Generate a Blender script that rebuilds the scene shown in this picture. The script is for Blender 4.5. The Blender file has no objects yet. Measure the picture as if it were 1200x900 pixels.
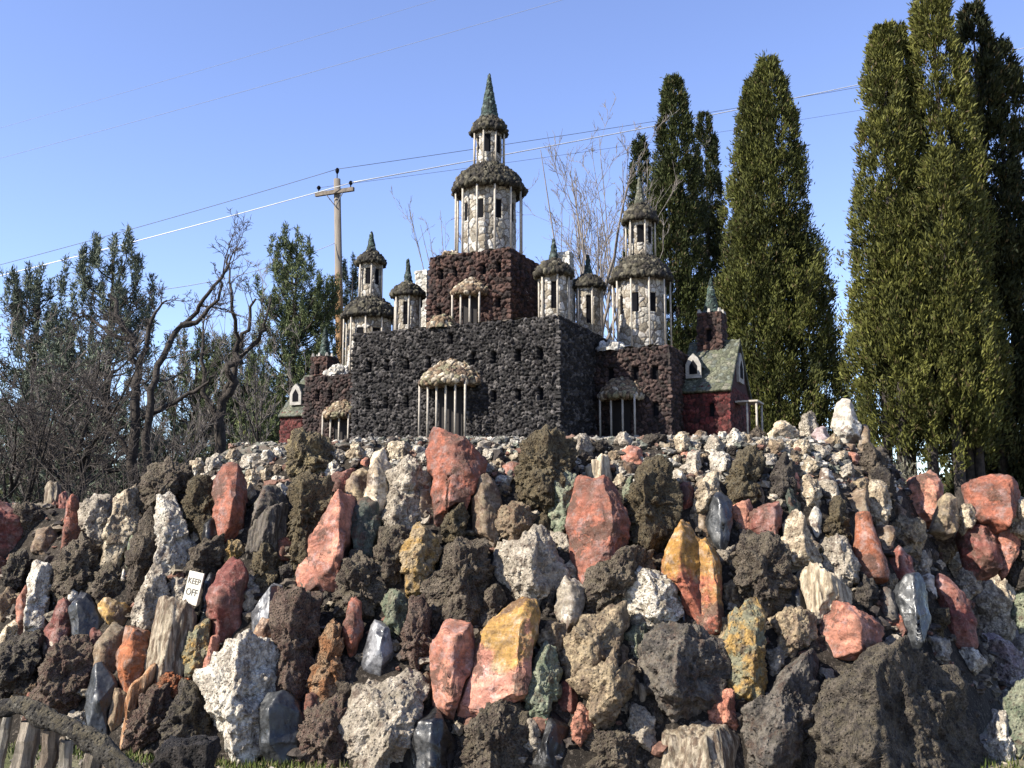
import bpy, bmesh, math, random
import numpy as np
from mathutils import Vector, Matrix, Quaternion

# ------------------------------------------------------------ scene, camera, light
S = bpy.context.scene
COL = S.collection
S.render.engine = 'CYCLES'
S.cycles.diffuse_bounces = 2
S.render.resolution_x, S.render.resolution_y = 1024, 768
PITCH = math.atan(170 / 1200.0)
EYE = 1.6
cd = bpy.data.cameras.new('camera')
cam = bpy.data.objects.new('camera', cd); COL.objects.link(cam)
cd.sensor_width = 36.0; cd.lens = 36.0; cd.clip_start = 0.05; cd.clip_end = 5000
cam.location = (0, 0, EYE)
cam.rotation_euler = (math.pi / 2 + PITCH, 0, 0)
S.camera = cam

SUN_AZ, SUN_EL = math.radians(63), math.radians(38)      # azimuth: degrees to the left of straight behind the camera
sdir = Vector((-math.sin(SUN_AZ) * math.cos(SUN_EL), -math.cos(SUN_AZ) * math.cos(SUN_EL), math.sin(SUN_EL)))
sl = bpy.data.lights.new('sun', 'SUN'); so = bpy.data.objects.new('sun', sl); COL.objects.link(so)
sl.energy = 5.0; sl.angle = math.radians(0.5); sl.color = (1.0, 0.935, 0.825)
so.rotation_euler = sdir.to_track_quat('Z', 'Y').to_euler()

W = bpy.data.worlds.new('World'); S.world = W; W.use_nodes = True
wn = W.node_tree; wn.nodes.clear()
out = wn.nodes.new('ShaderNodeOutputWorld'); bg = wn.nodes.new('ShaderNodeBackground')
sky = wn.nodes.new('ShaderNodeTexSky'); sky.sky_type = 'NISHITA'; sky.sun_disc = False
sky.sun_elevation = SUN_EL; sky.sun_rotation = math.pi + SUN_AZ
sky.altitude = 900; sky.air_density = 1.0; sky.dust_density = 0.6; sky.ozone_density = 3.0
hs = wn.nodes.new('ShaderNodeHueSaturation'); hs.inputs['Hue'].default_value = 0.515; hs.inputs['Saturation'].default_value = 1.0
wn.links.new(sky.outputs[0], hs.inputs['Color'])
wn.links.new(hs.outputs[0], bg.inputs[0]); bg.inputs[1].default_value = 0.115
wn.links.new(bg.outputs[0], out.inputs[0])
S.view_settings.view_transform = 'Standard'; S.view_settings.look = 'None'
S.view_settings.exposure = 1.38; S.view_settings.gamma = 1.0
S.view_settings.use_curve_mapping = False

ALB = 0.78      # brightness of every surface colour, so that the exposure suits both sky and stone
# ------------------------------------------------------------ helpers
def ray(px, py):
    xc = (px - 600) / 1200.0; yc = (450 - py) / 1200.0
    dy = math.cos(PITCH) - yc * math.sin(PITCH); dz = math.sin(PITCH) + yc * math.cos(PITCH)
    return xc / dy, dz / dy
def at(px, py, Y):
    a, b = ray(px, py)
    return Vector((a * Y, Y, EYE + b * Y))

def _h(ix, iy, iz, seed):
    h = (ix * 374761393 + iy * 668265263 + iz * 1274126177 + seed * 974634777) & 0xffffffff
    h = ((h ^ (h >> 13)) * 1274126177) & 0xffffffff
    h = ((h ^ (h >> 15)) * 2246822519 & 0xffffffff)
    return ((h ^ (h >> 16)) & 0xffffff) / 16777215.0
def vnoise(P, seed=0):
    F = np.floor(P); f = P - F; I = F.astype(np.int64); f = f * f * (3 - 2 * f)
    r = 0.0
    for dx in (0, 1):
        wx = f[:, 0] if dx else 1 - f[:, 0]
        for dy in (0, 1):
            wy = f[:, 1] if dy else 1 - f[:, 1]
            for dz in (0, 1):
                wz = f[:, 2] if dz else 1 - f[:, 2]
                r = r + _h(I[:, 0] + dx, I[:, 1] + dy, I[:, 2] + dz, seed) * wx * wy * wz
    return r * 2 - 1
def fbm(P, octs=4, seed=0, gain=0.5):
    r = 0.0; a = 1.0
    for o in range(octs):
        r = r + a * vnoise(P * (2.03 ** o) + 7.31 * o, seed + o); a *= gain
    return r
def worley(P, seed=0, flat=False):
    F = np.floor(P); I = F.astype(np.int64); n = len(P)
    f1 = np.full(n, 9.0); f2 = np.full(n, 9.0); cid = np.zeros(n)
    for dx in (-1, 0, 1):
        for dy in (-1, 0, 1):
            for dz in ((0,) if flat else (-1, 0, 1)):
                cx, cy, cz = I[:, 0] + dx, I[:, 1] + dy, I[:, 2] + dz
                d = (cx + _h(cx, cy, cz, seed) - P[:, 0]) ** 2 + (cy + _h(cx, cy, cz, seed + 1) - P[:, 1]) ** 2
                if not flat: d = d + (cz + _h(cx, cy, cz, seed + 2) - P[:, 2]) ** 2
                d = np.sqrt(d)
                near = d < f1
                f2 = np.where(near, f1, np.minimum(f2, d))
                cid = np.where(near, _h(cx, cy, cz, seed + 5), cid)
                f1 = np.where(near, d, f1)
    return f1, f2, cid
def sstep(a, b, x):
    t = np.clip((x - a) / (b - a), 0, 1); return t * t * (3 - 2 * t)

def tag(o, label=None, cat=None, group=None, kind=None):
    if label: o['label'] = label
    if cat: o['category'] = cat
    if group: o['group'] = group
    if kind: o['kind'] = kind
    return o
def empty(name, loc=(0, 0, 0), rz=0.0):
    o = bpy.data.objects.new(name, None); COL.objects.link(o)
    o.location = loc; o.rotation_euler = (0, 0, rz); o.empty_display_size = 0.2
    return o
def np_mesh(name, V, F, mat, parent=None, smooth=True, col=None, loc=None):
    V = np.asarray(V, dtype=np.float32); F = np.asarray(F, dtype=np.int32); k = F.shape[1]
    me = bpy.data.meshes.new(name)
    me.vertices.add(len(V)); me.vertices.foreach_set('co', V.ravel())
    me.loops.add(F.size); me.loops.foreach_set('vertex_index', F.ravel())
    me.polygons.add(len(F)); me.polygons.foreach_set('loop_start', np.arange(0, F.size, k, dtype=np.int32))
    me.polygons.foreach_set('use_smooth', np.full(len(F), smooth, dtype=bool))
    me.update(calc_edges=True)
    if col is not None:
        a = me.color_attributes.new('Col', 'FLOAT_COLOR', 'POINT')
        c = np.ones((len(V), 4), dtype=np.float32); c[:, :3] = col; a.data.foreach_set('color', c.ravel())
    me.materials.append(mat)
    o = bpy.data.objects.new(name, me); COL.objects.link(o)
    if parent: o.parent = parent
    if loc is not None: o.location = loc
    return o
class MB:
    def __init__(self): self.v = []; self.f = []
    def box(self, c, s, rz=0.0, taper=1.0):
        n = len(self.v); ca, sa = math.cos(rz), math.sin(rz)
        for z in (-1, 1):
            k = taper if z > 0 else 1.0
            for x, y in ((-1, -1), (1, -1), (1, 1), (-1, 1)):
                X, Y = x * s[0] / 2 * k, y * s[1] / 2 * k
                self.v.append((c[0] + X * ca - Y * sa, c[1] + X * sa + Y * ca, c[2] + z * s[2] / 2))
        for q in ((3, 2, 1, 0), (4, 5, 6, 7), (0, 1, 5, 4), (1, 2, 6, 5), (2, 3, 7, 6), (3, 0, 4, 7)):
            self.f.append(tuple(n + i for i in q))
        return self
    def tube(self, pts, rad, sides=6, cap=True):
        pts = [Vector(p) for p in pts]; n0 = len(self.v); m = len(pts)
        if not hasattr(rad, '__len__'): rad = [rad] * m
        for i, p in enumerate(pts):
            d = (pts[min(i + 1, m - 1)] - pts[max(i - 1, 0)])
            if d.length < 1e-9: d = Vector((0, 0, 1))
            d.normalize()
            a = d.cross(Vector((0.13, 1, 0.07)));
            if a.length < 1e-3: a = d.cross(Vector((1, 0, 0)))
            a.normalize(); b = d.cross(a)
            for k in range(sides):
                t = 2 * math.pi * k / sides
                self.v.append(tuple(p + (a * math.cos(t) + b * math.sin(t)) * rad[i]))
        for i in range(m - 1):
            for k in range(sides):
                k2 = (k + 1) % sides
                self.f.append((n0 + i * sides + k, n0 + i * sides + k2, n0 + (i + 1) * sides + k2, n0 + (i + 1) * sides + k))
        if cap:
            self.f.append(tuple(n0 + k for k in range(sides))[::-1])
            self.f.append(tuple(n0 + (m - 1) * sides + k for k in range(sides)))
        return self
    def build(self, name, mat, parent=None, smooth=False, loc=None):
        me = bpy.data.meshes.new(name); me.from_pydata([tuple(v) for v in self.v], [], self.f); me.update()
        if smooth: me.polygons.foreach_set('use_smooth', np.ones(len(me.polygons), dtype=bool))
        me.materials.append(mat)
        o = bpy.data.objects.new(name, me); COL.objects.link(o)
        if parent: o.parent = parent
        if loc is not None: o.location = loc
        return o

# ------------------------------------------------------------ materials
class NT:
    def __init__(self, name):
        self.m = bpy.data.materials.new(name); self.m.use_nodes = True
        self.t = self.m.node_tree; self.t.nodes.clear()
        self.out = self.n('OutputMaterial'); self.b = self.n('BsdfPrincipled')
        self.l(self.b.outputs[0], self.out.inputs[0])
    def n(self, kind, **kw):
        x = self.t.nodes.new('ShaderNode' + kind)
        for k, v in kw.items(): setattr(x, k, v)
        return x
    def l(self, a, b): self.t.links.new(a, b)
    def noise(self, vec, scale, detail=4, rough=0.6):
        x = self.n('TexNoise'); x.inputs['Scale'].default_value = scale; x.inputs['Detail'].default_value = detail
        x.inputs['Roughness'].default_value = rough
        if vec is not None: self.l(vec, x.inputs['Vector'])
        return x.outputs[0]
    def math(self, op, a, b=None, clamp=False):
        x = self.n('Math', operation=op, use_clamp=clamp)
        for i, v in enumerate((a, b)):
            if v is None: continue
            if isinstance(v, (int, float)): x.inputs[i].default_value = v
            else: self.l(v, x.inputs[i])
        return x.outputs[0]
    def map(self, v, a, b, c=0.0, d=1.0):
        x = self.n('MapRange'); x.interpolation_type = 'SMOOTHSTEP'
        for i, q in zip((1, 2, 3, 4), (a, b, c, d)): x.inputs[i].default_value = q
        self.l(v, x.inputs[0]); return x.outputs[0]
    def mix(self, f, a, b, mode='MIX'):
        x = self.n('Mix', data_type='RGBA', blend_type=mode)
        if isinstance(f, (int, float)): x.inputs[0].default_value = f
        else: self.l(f, x.inputs[0])
        for i, v in ((6, a), (7, b)):
            if isinstance(v, tuple): x.inputs[i].default_value = (*v, 1) if len(v) == 3 else v
            else: self.l(v, x.inputs[i])
        return x.outputs[2]
    def gray(self, v):
        x = self.n('CombineColor'); [self.l(v, x.inputs[i]) for i in range(3)]; return x.outputs[0]
    def bump(self, h, strength=0.5, dist=0.01):
        x = self.n('Bump'); x.inputs['Strength'].default_value = strength; x.inputs['Distance'].default_value = dist
        self.l(h, x.inputs['Height']); self.l(x.outputs[0], self.b.inputs['Normal'])
    def set(self, col=None, rough=0.9, spec=0.3):
        if isinstance(col, tuple): self.b.inputs['Base Color'].default_value = (*col, 1)
        elif col is not None: self.l(col, self.b.inputs['Base Color'])
        self.b.inputs['Roughness'].default_value = rough; self.b.inputs['Specular IOR Level'].default_value = spec
        return self.m
    def obj(self): return self.n('TexCoord').outputs['Object']
    def attr(self, name, kind='GEOMETRY', o='Color'):
        return self.n('Attribute', attribute_type=kind, attribute_name=name).outputs[o]

def mat_col(name, rough=0.92, var=0.35, scale=60, bump=0.3, dist=0.004, spec=0.25):
    t = NT(name); v = t.obj(); c = t.attr('Col'); k = t.map(t.noise(v, scale, 5), 0.3, 0.7, ALB * (1 - var), ALB * (1 + var))
    t.bump(t.noise(v, scale * 1.7, 4), bump, dist)
    return t.set(t.mix(1.0, c, t.gray(k), 'MULTIPLY'), rough, spec)
def mat_plain(name, col, rough=0.8, var=0.3, scale=20, bump=0.2, dist=0.004, spec=0.3, col2=None):
    t = NT(name); v = t.obj(); k = t.map(t.noise(v, scale, 6, 0.65), 0.3, 0.7)
    col = tuple(x * ALB for x in col); c = t.mix(k, tuple(x * (1 - var) for x in col), col2 or tuple(min(1, x * (1 + var)) for x in col))
    t.bump(t.noise(v, scale * 3, 5), bump, dist)
    return t.set(c, rough, spec)
def rock_mat(surf):
    t = NT('rock_' + surf); o = t.obj(); oi = t.n('ObjectInfo')
    off = t.math('MULTIPLY', oi.outputs['Random'], 53.0)
    va = t.n('VectorMath', operation='ADD'); t.l(o, va.inputs[0]); t.l(t.gray(off), va.inputs[1]); v = va.outputs[0]
    if surf == 'wood':
        mp = t.n('Mapping'); mp.inputs['Scale'].default_value = (9, 9, 0.8); t.l(v, mp.inputs['Vector']); vs = mp.outputs[0]
    else: vs = v
    sc = dict(lava=9, smooth=4.5, rough=8, glass=6, wood=3.2)[surf]
    n1 = t.noise(vs, sc, 6, 0.62)
    sep = t.n('SeparateXYZ'); t.l(o, sep.inputs[0])
    g = t.math('MULTIPLY', sep.outputs['Z'], t.attr('grad', 'OBJECT', 'Fac'))
    n1 = t.math('ADD', t.math('MULTIPLY', t.math('SUBTRACT', n1, 0.5), 1.7), 0.5)
    m = t.map(t.math('ADD', n1, g), 0.36, 0.64)
    c = t.mix(m, oi.outputs['Color'], t.attr('c2', 'OBJECT'))
    fine = t.noise(vs if surf == 'wood' else v, dict(lava=55, smooth=28, rough=38, glass=20, wood=6)[surf], 6, 0.7)
    amp = dict(lava=0.7, smooth=0.42, rough=0.5, glass=0.2, wood=0.5)[surf]
    c = t.mix(1.0, c, t.gray(t.map(fine, 0.28, 0.72, 1 - amp, 1 + amp)), 'MULTIPLY')
    if surf == 'smooth':      # bedding streaks, dusty weathered skin, brown desert varnish with hard edges
        mp = t.n('Mapping'); mp.inputs['Rotation'].default_value = (.5, .35, .2); mp.inputs['Scale'].default_value = (3.5, 5, 16); t.l(v, mp.inputs['Vector'])
        c = t.mix(1.0, c, t.gray(t.map(t.noise(mp.outputs[0], 1.3, 6, .7), .3, .7, .68, 1.32)), 'MULTIPLY')
        du = t.n('HueSaturation'); du.inputs['Saturation'].default_value = .60; du.inputs['Value'].default_value = 1.25; t.l(c, du.inputs['Color'])
        c = t.mix(t.math('MULTIPLY', t.map(t.noise(v, 9, 9, .74), .50, .62), .75), c, du.outputs[0])
        va2 = t.math('ADD', t.noise(v, 3.1, 10, .72), t.math('MULTIPLY', t.noise(v, 45, 3), .10))
        c = t.mix(t.math('MULTIPLY', t.map(va2, .585, .625), .8), c, (.062, .034, .024))
    geo = t.n('NewGeometry')
    # lichen: colonies that like the upper faces
    sz = t.n('SeparateXYZ'); t.l(geo.outputs['Normal'], sz.inputs[0])
    ln = t.noise(v, 16, 7, 0.72)
    lm = t.math('MULTIPLY', t.map(t.math('ADD', ln, t.math('MULTIPLY', sz.outputs['Z'], 0.10)), 0.50, 0.60), t.attr('lich', 'OBJECT', 'Fac'), True)
    c = t.mix(lm, c, (0.105, 0.088, 0.056))
    ln2 = t.noise(v, 31, 5, 0.7)
    c = t.mix(t.math('MULTIPLY', t.map(ln2, 0.60, 0.68), t.attr('lich', 'OBJECT', 'Fac'), True), c, (0.18, 0.165, 0.13))
    if surf in ('rough', 'smooth', 'wood'):      # mineral staining, iron and manganese
        st = t.map(t.noise(vs, 7 if surf == 'smooth' else 12, 9, 0.78), 0.50, 0.62)
        c = t.mix(t.math('MULTIPLY', st, 0.75 if surf == 'rough' else 0.6), c, (0.055, 0.033, 0.023))
        # pale veins
        vn = t.n('TexVoronoi', feature='DISTANCE_TO_EDGE'); vn.inputs['Scale'].default_value = 5.5
        wv = t.n('VectorMath', operation='ADD'); nz = t.n('TexNoise'); nz.inputs['Scale'].default_value = 6; t.l(v, nz.inputs['Vector'])
        t.l(v, wv.inputs[0]); t.l(nz.outputs[1], wv.inputs[1]); t.l(wv.outputs[0], vn.inputs['Vector'])
        c = t.mix(t.math('MULTIPLY', t.map(vn.outputs['Distance'], 0.0, 0.018, 1, 0), 0.35), c, (0.30, 0.235, 0.20))
    if surf == 'glass':
        fl = t.noise(vs, 26, 3); c = t.mix(t.map(fl, .62, .72), c, (0.03, 0.03, 0.032))
        w = t.n('TexWave'); w.inputs['Scale'].default_value = 7; w.inputs['Distortion'].default_value = 5; t.l(v, w.inputs['Vector'])
        t.bump(t.math('ADD', t.math('MULTIPLY', w.outputs[1], .35), fine), 0.35, 0.008)
        m = t.set(c, 0.3, 0.5)
        t.l(t.map(fine, .3, .7, .2, .6), t.b.inputs['Roughness'])
        return m
    h = t.noise(vs if surf == 'wood' else v, dict(lava=60, smooth=35, rough=55, wood=7)[surf], 8, 0.72)
    if surf == 'smooth':      # hairline fractures and small steps
        cr = t.n('TexVoronoi', feature='DISTANCE_TO_EDGE'); cr.inputs['Scale'].default_value = 8.0; t.l(wv.outputs[0], cr.inputs['Vector'])
        h = t.math('ADD', h, t.math('MULTIPLY', t.map(cr.outputs['Distance'], 0.0, 0.035), 0.55))
        f2_ = t.n('TexVoronoi'); f2_.inputs['Scale'].default_value = 13.0; t.l(wv.outputs[0], f2_.inputs['Vector'])
        sc_ = t.n('SeparateColor'); t.l(f2_.outputs['Color'], sc_.inputs[0]); h = t.math('ADD', h, t.math('MULTIPLY', sc_.outputs[0], 0.28))
    if surf in ('lava', 'rough'):
        vo = t.n('TexVoronoi'); vo.inputs['Scale'].default_value = 46 if surf == 'lava' else 36; t.l(v, vo.inputs['Vector'])
        h = t.math('ADD', h, t.math('MULTIPLY', t.map(vo.outputs['Distance'], 0.0, 0.45), 0.9))
    t.bump(h, dict(lava=1.0, smooth=0.6, rough=0.9, wood=0.9)[surf], dict(lava=0.035, smooth=0.014, rough=0.02, wood=0.016)[surf])
    return t.set(c, 0.93 if surf != 'smooth' else 0.78, 0.25)
RM = {s: rock_mat(s) for s in ('lava', 'smooth', 'rough', 'glass', 'wood')}
M_STONE = mat_col('set_stone', 0.8, 0.45, 60, 0.5, 0.006, 0.22)
M_LEAF = NT('leaf'); 
M_LEAF = M_LEAF.set(M_LEAF.mix(1.0, M_LEAF.attr('Col'), (ALB, ALB, ALB), 'MULTIPLY'), 0.7, 0.15)
M_BARK = mat_plain('bark', (0.045, 0.037, 0.031), 0.95, 0.5, 14, 0.8, 0.02)
M_TWIG = mat_plain('twig_bark', (0.070, 0.058, 0.050), 0.95, 0.35, 8, 0.2, 0.01)
M_PALETWIG = mat_plain('pale_twig_bark', (0.20, 0.175, 0.155), 0.9, 0.3, 8, 0.2, 0.01)
M_COLUMN = mat_plain('painted_pipe', (0.38, 0.34, 0.285), 0.7, 0.25, 30, 0.2, 0.002)
M_PANE = mat_plain('dark_pane', (0.006, 0.006, 0.008), 0.8, 0.3, 5, 0.0, 0.001, 0.06)
M_SHADED_DOOR = mat_plain('shaded_door', (0.012, 0.009, 0.008), 0.8, 0.3, 10)  # near-black: the porch shadow is put into the door colour
M_WIRE = mat_plain('dark_wire', (0.10, 0.11, 0.13), 0.6, 0.1, 3, 0, 0.001)
M_CABLE = mat_plain('pale_cable', (0.6, 0.6, 0.6), 0.35, 0.12, 3, 0, 0.001, 0.5)

# ------------------------------------------------------------ ground and mound
def mound_z(x, y):
    x = np.asarray(x, dtype=float); y = np.asarray(y, dtype=float)
    yb = 7.05 + 0.06 * np.minimum(x, 0) ** 2 + 0.62 * np.maximum(0, x - 2.2) ** 1.75
    t = y - yb
    low = 1.8 * np.clip(t / 1.5, 0, 1) ** 0.9
    lft = np.maximum(sstep(-4.3, -1.3, x), sstep(2.7, 3.9, t) * sstep(-3.9, -3.1, x))
    up = (0.60 * sstep(1.25, 2.3, t) + 0.13 * sstep(2.3, 3.9, t)) * lft * (1 - sstep(3.95, 4.45, x))
    back = (1 - sstep(8.5, 11.5, t)) * (1 - sstep(5.5, 8.0, np.abs(x)) * sstep(2.2, 4.5, t))
    return (low + up) * back
def mound_hit(px, py, y0=6.0):
    a, b = ray(px, py)
    ys = np.arange(y0, 17, 0.01)
    d = EYE + b * ys - mound_z(a * ys, ys)
    w = np.nonzero(d <= 0)[0]
    return float(ys[w[0]]) if len(w) else 9.9

t = NT('dirt_ground'); v = t.obj()
c = t.mix(t.map(t.noise(v, 0.8, 6), .35, .65), (0.17, 0.14, 0.105), (0.25, 0.21, 0.16))
c = t.mix(t.map(t.noise(v, 55, 3), .5, .62), c, (0.09, 0.08, 0.07))
c = t.mix(t.map(t.noise(v, 0.35, 5), .52, .62), c, (0.08, 0.085, 0.035))
t.bump(t.math('ADD', t.noise(v, 40, 6, .7), t.noise(v, 8, 4)), 0.8, 0.02); M_DIRT = t.set(c, 0.95, 0.2)
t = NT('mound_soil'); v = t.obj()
c = t.mix(t.map(t.noise(v, 5, 6), .35, .65), (0.016, 0.013, 0.010), (0.036, 0.029, 0.022))  # lower soil near-black: shade of the rock gaps put into its colour
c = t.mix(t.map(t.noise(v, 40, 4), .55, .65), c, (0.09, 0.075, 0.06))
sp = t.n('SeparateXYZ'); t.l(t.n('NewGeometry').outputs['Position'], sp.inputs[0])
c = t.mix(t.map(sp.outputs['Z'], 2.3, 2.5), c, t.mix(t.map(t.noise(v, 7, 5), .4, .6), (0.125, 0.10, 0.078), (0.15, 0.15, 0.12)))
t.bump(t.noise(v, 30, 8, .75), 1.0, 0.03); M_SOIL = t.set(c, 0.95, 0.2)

gx = np.concatenate([np.linspace(-600, -14, 14), np.linspace(-12, 12, 160), np.linspace(14, 600, 14)])
gy = np.concatenate([np.linspace(-60, 2, 8), np.linspace(3, 12, 90), np.linspace(13, 60, 40), np.linspace(70, 900, 14)])
X, Y = np.meshgrid(gx, gy); P = np.stack([X.ravel(), Y.ravel(), 0 * X.ravel()], 1)
P[:, 2] = 0.03 * fbm(P * 0.8, 3, 3)
nx, ny = len(gx), len(gy); i = np.arange(nx * ny).reshape(ny, nx)
F = np.stack([i[:-1, :-1], i[:-1, 1:], i[1:, 1:], i[1:, :-1]], -1).reshape(-1, 4)
tag(np_mesh('ground', P, F, M_DIRT), 'bare grey dirt ground with short grass patches around the rock mound', 'ground', kind='structure')
gx = np.linspace(-9, 9, 260); gy = np.linspace(6.6, 20, 200)
X, Y = np.meshgrid(gx, gy); Z = mound_z(X, Y)
P = np.stack([X.ravel(), Y.ravel(), Z.ravel()], 1)
P[:, 2] += np.where(P[:, 2] > 0.02, 0.035 * fbm(P * 5, 4, 9), -0.12)
nx, ny = len(gx), len(gy); i = np.arange(nx * ny).reshape(ny, nx)
F = np.stack([i[:-1, :-1], i[:-1, 1:], i[1:, 1:], i[1:, :-1]], -1).reshape(-1, 4)
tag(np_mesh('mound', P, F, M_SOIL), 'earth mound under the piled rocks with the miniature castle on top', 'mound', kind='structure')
# ------------------------------------------------------------ castle
PAL = dict(
    black=[(.016, .014, .014), (.030, .027, .027), (.052, .047, .046), (.021, .018, .018), (.011, .010, .010), (.085, .077, .073)],
    brown=[(.048, .024, .019), (.062, .031, .024), (.080, .044, .034), (.034, .018, .015), (.024, .015, .013)],
    purple=[(.038, .023, .021), (.052, .032, .028), (.070, .045, .038), (.026, .017, .016), (.02, .015, .013)],
    red=[(.085, .015, .014), (.060, .011, .010), (.11, .030, .025), (.038, .009, .008)],
    cream=[(.37, .345, .295), (.44, .42, .38), (.29, .26, .21), (.39, .36, .32), (.22, .19, .145)],
    moss=[(.042, .036, .024), (.062, .055, .036), (.030, .025, .019), (.018, .016, .014), (.10, .09, .064)],
    rubble=[(.26, .20, .13), (.17, .115, .07), (.35, .30, .225), (.11, .075, .052), (.19, .17, .105)],
    shingle=[(.092, .098, .062), (.12, .122, .084), (.070, .073, .050), (.145, .138, .105), (.10, .108, .088)],
    green=[(.030, .050, .040), (.050, .078, .064), (.105, .13, .115), (.026, .038, .032), (.020, .030, .026)],
    white=[(.42, .40, .36), (.36, .335, .29), (.46, .445, .41)])
MORT = dict(black=(.010, .009, .009), brown=(.014, .009, .008), purple=(.013, .009, .008), red=(.012, .005, .005), cream=(.12, .092, .065), moss=(.011, .010, .008),
            rubble=(.04, .028, .02), shingle=(.04, .042, .028), green=(.016, .02, .018), white=(.22, .20, .17))
def stone_field(UV, cell, amp, pal, seed, gap=0.34):
    Pn = np.stack([UV[:, 0] / cell, UV[:, 1] / cell * 0.92, 0 * UV[:, 0]], 1)
    Pn[:, :2] += 0.22 * np.stack([vnoise(Pn * 0.9, seed + 3), vnoise(Pn * 0.9 + 31, seed + 4)], 1)
    f1, f2, cid = worley(Pn, seed, flat=True)
    e = np.clip((f2 - f1) / gap, 0, 1)
    rnd = np.modf(cid * 17.77)[0]
    d = amp * (e ** 0.6) * (0.45 + 0.75 * rnd) + amp * 0.35 * vnoise(Pn * 4.0, seed + 8) * e
    pal_a = np.array(PAL[pal]); idx = np.minimum((cid * len(pal_a)).astype(int), len(pal_a) - 1)
    c = pal_a[idx] * (0.75 + 0.5 * np.modf(cid * 7.13)[0])[:, None]
    m = sstep(0.0, 0.55, e)[:, None]
    return d, c * m + np.array(MORT[pal]) * (1 - m)
def grid_faces(nu, nv):
    i = np.arange(nu * nv).reshape(nv, nu)
    return np.stack([i[:-1, :-1], i[:-1, 1:], i[1:, 1:], i[1:, :-1]], -1).reshape(-1, 4)
def rect_path(x0, x1, y0, y1, step, r=0.015):
    """closed path, starting at the back left corner and running left side, front, right side, back"""
    cs = [(x0, y1), (x0, y0), (x1, y0), (x1, y1), (x0, y1)]
    pts = []; nor = []
    nn = [(-1, 0), (0, -1), (1, 0), (0, 1)]
    for k in range(4):
        a, b = np.array(cs[k], float), np.array(cs[k + 1], float); L = np.linalg.norm(b - a); n = max(2, int(L / step))
        s = np.linspace(0, 1, n)
        p = a + (b - a) * s[:, None]; q = np.tile(np.array(nn[k], float), (n, 1))
        # blend the normals at the corners
        q[0] += nn[k - 1]; q[-1] += nn[(k + 1) % 4]
        pts.append(p); nor.append(q)
    return np.concatenate(pts), np.concatenate(nor)
def circ_path(r, step, cx=0, cy=0):
    n = max(24, int(2 * math.pi * r / step)); t = math.pi / 2 + np.linspace(0, 2 * math.pi, n)
    N = np.stack([np.cos(t), np.sin(t)], 1)
    return N * r + np.array([cx, cy]), N
def stone_wall(name, path, z0, z1, cell, amp, pal, step, seed, parent, wins=(), wdepth=0.045, wframe=True, top=True, mat=None):
    """wins: (x, y, z, w, h) with x, y a point on the path. Recesses are cut in and a pane set into each."""
    Pp, Np = path
    L = np.concatenate([[0], np.cumsum(np.linalg.norm(np.diff(Pp, axis=0), axis=1))])
    nu = len(Pp); nv = max(2, int((z1 - z0) / step)); zs = np.linspace(z0, z1, nv)
    U, Z = np.meshgrid(L, zs); UV = np.stack([U.ravel(), Z.ravel()], 1)
    d, c = stone_field(UV, cell, amp, pal, seed)
    d *= np.where(UV[:, 1] > z1 - 0.004, 0.3, 1)
    panes = []
    for (x, y, z, w, h) in wins:
        k = int(np.argmin((Pp[:, 0] - x) ** 2 + (Pp[:, 1] - y) ** 2)); u = L[k]
        ins = (np.abs(UV[:, 0] - u) < w / 2) & (np.abs(UV[:, 1] - z) < h / 2)
        d[ins] = -wdepth; c[ins] = np.array(MORT[pal]) * 0.8
        n = Np[k] / np.linalg.norm(Np[k]); panes.append((Pp[k], n, z, w, h))
    N = np.tile(Np, (nv, 1)); B = np.tile(Pp, (nv, 1))
    V = np.zeros((nu * nv, 3)); V[:, :2] = B + N * d[:, None]; V[:, 2] = UV[:, 1] + np.where(UV[:, 1] > z1 - 0.004, amp * 0.5 * vnoise(np.stack([U.ravel() / cell * 1.3, 0 * U.ravel(), 0 * U.ravel() + seed], 1), 5), 0)
    F = grid_faces(nu, nv)
    n0 = len(V)
    if top:
        ctr = np.array([[Pp[:, 0].mean(), Pp[:, 1].mean(), z1 - 0.01]])
        V = np.concatenate([V, ctr]); c = np.concatenate([c, [np.array(PAL[pal][0])]])
        b = (nv - 1) * nu
        F = np.concatenate([F, np.array([[b + k, b + k + 1, n0, n0] for k in range(nu - 1)])])
        # triangles as quads are not allowed: split the fan into its own faces
        F4 = F[:-(nu - 1)]; T = np.array([[b + k, b + k + 1, n0] for k in range(nu - 1)])
        o = mixed_mesh(name, V, F4, T, mat or M_STONE, parent, c)
    else:
        o = np_mesh(name, V, F, mat or M_STONE, parent, True, c)
    for (p, n, z, w, h) in panes:
        q = p - n * (wdepth - 0.006); m = MB(); ang = math.atan2(n[0], -n[1])
        m.box((0, 0, 0), (w * 0.98, 0.006, h * 0.98)); wo = m.build('window', M_PANE, o, loc=(q[0], q[1], z)); wo.rotation_euler = (0, 0, ang)
    return o
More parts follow.
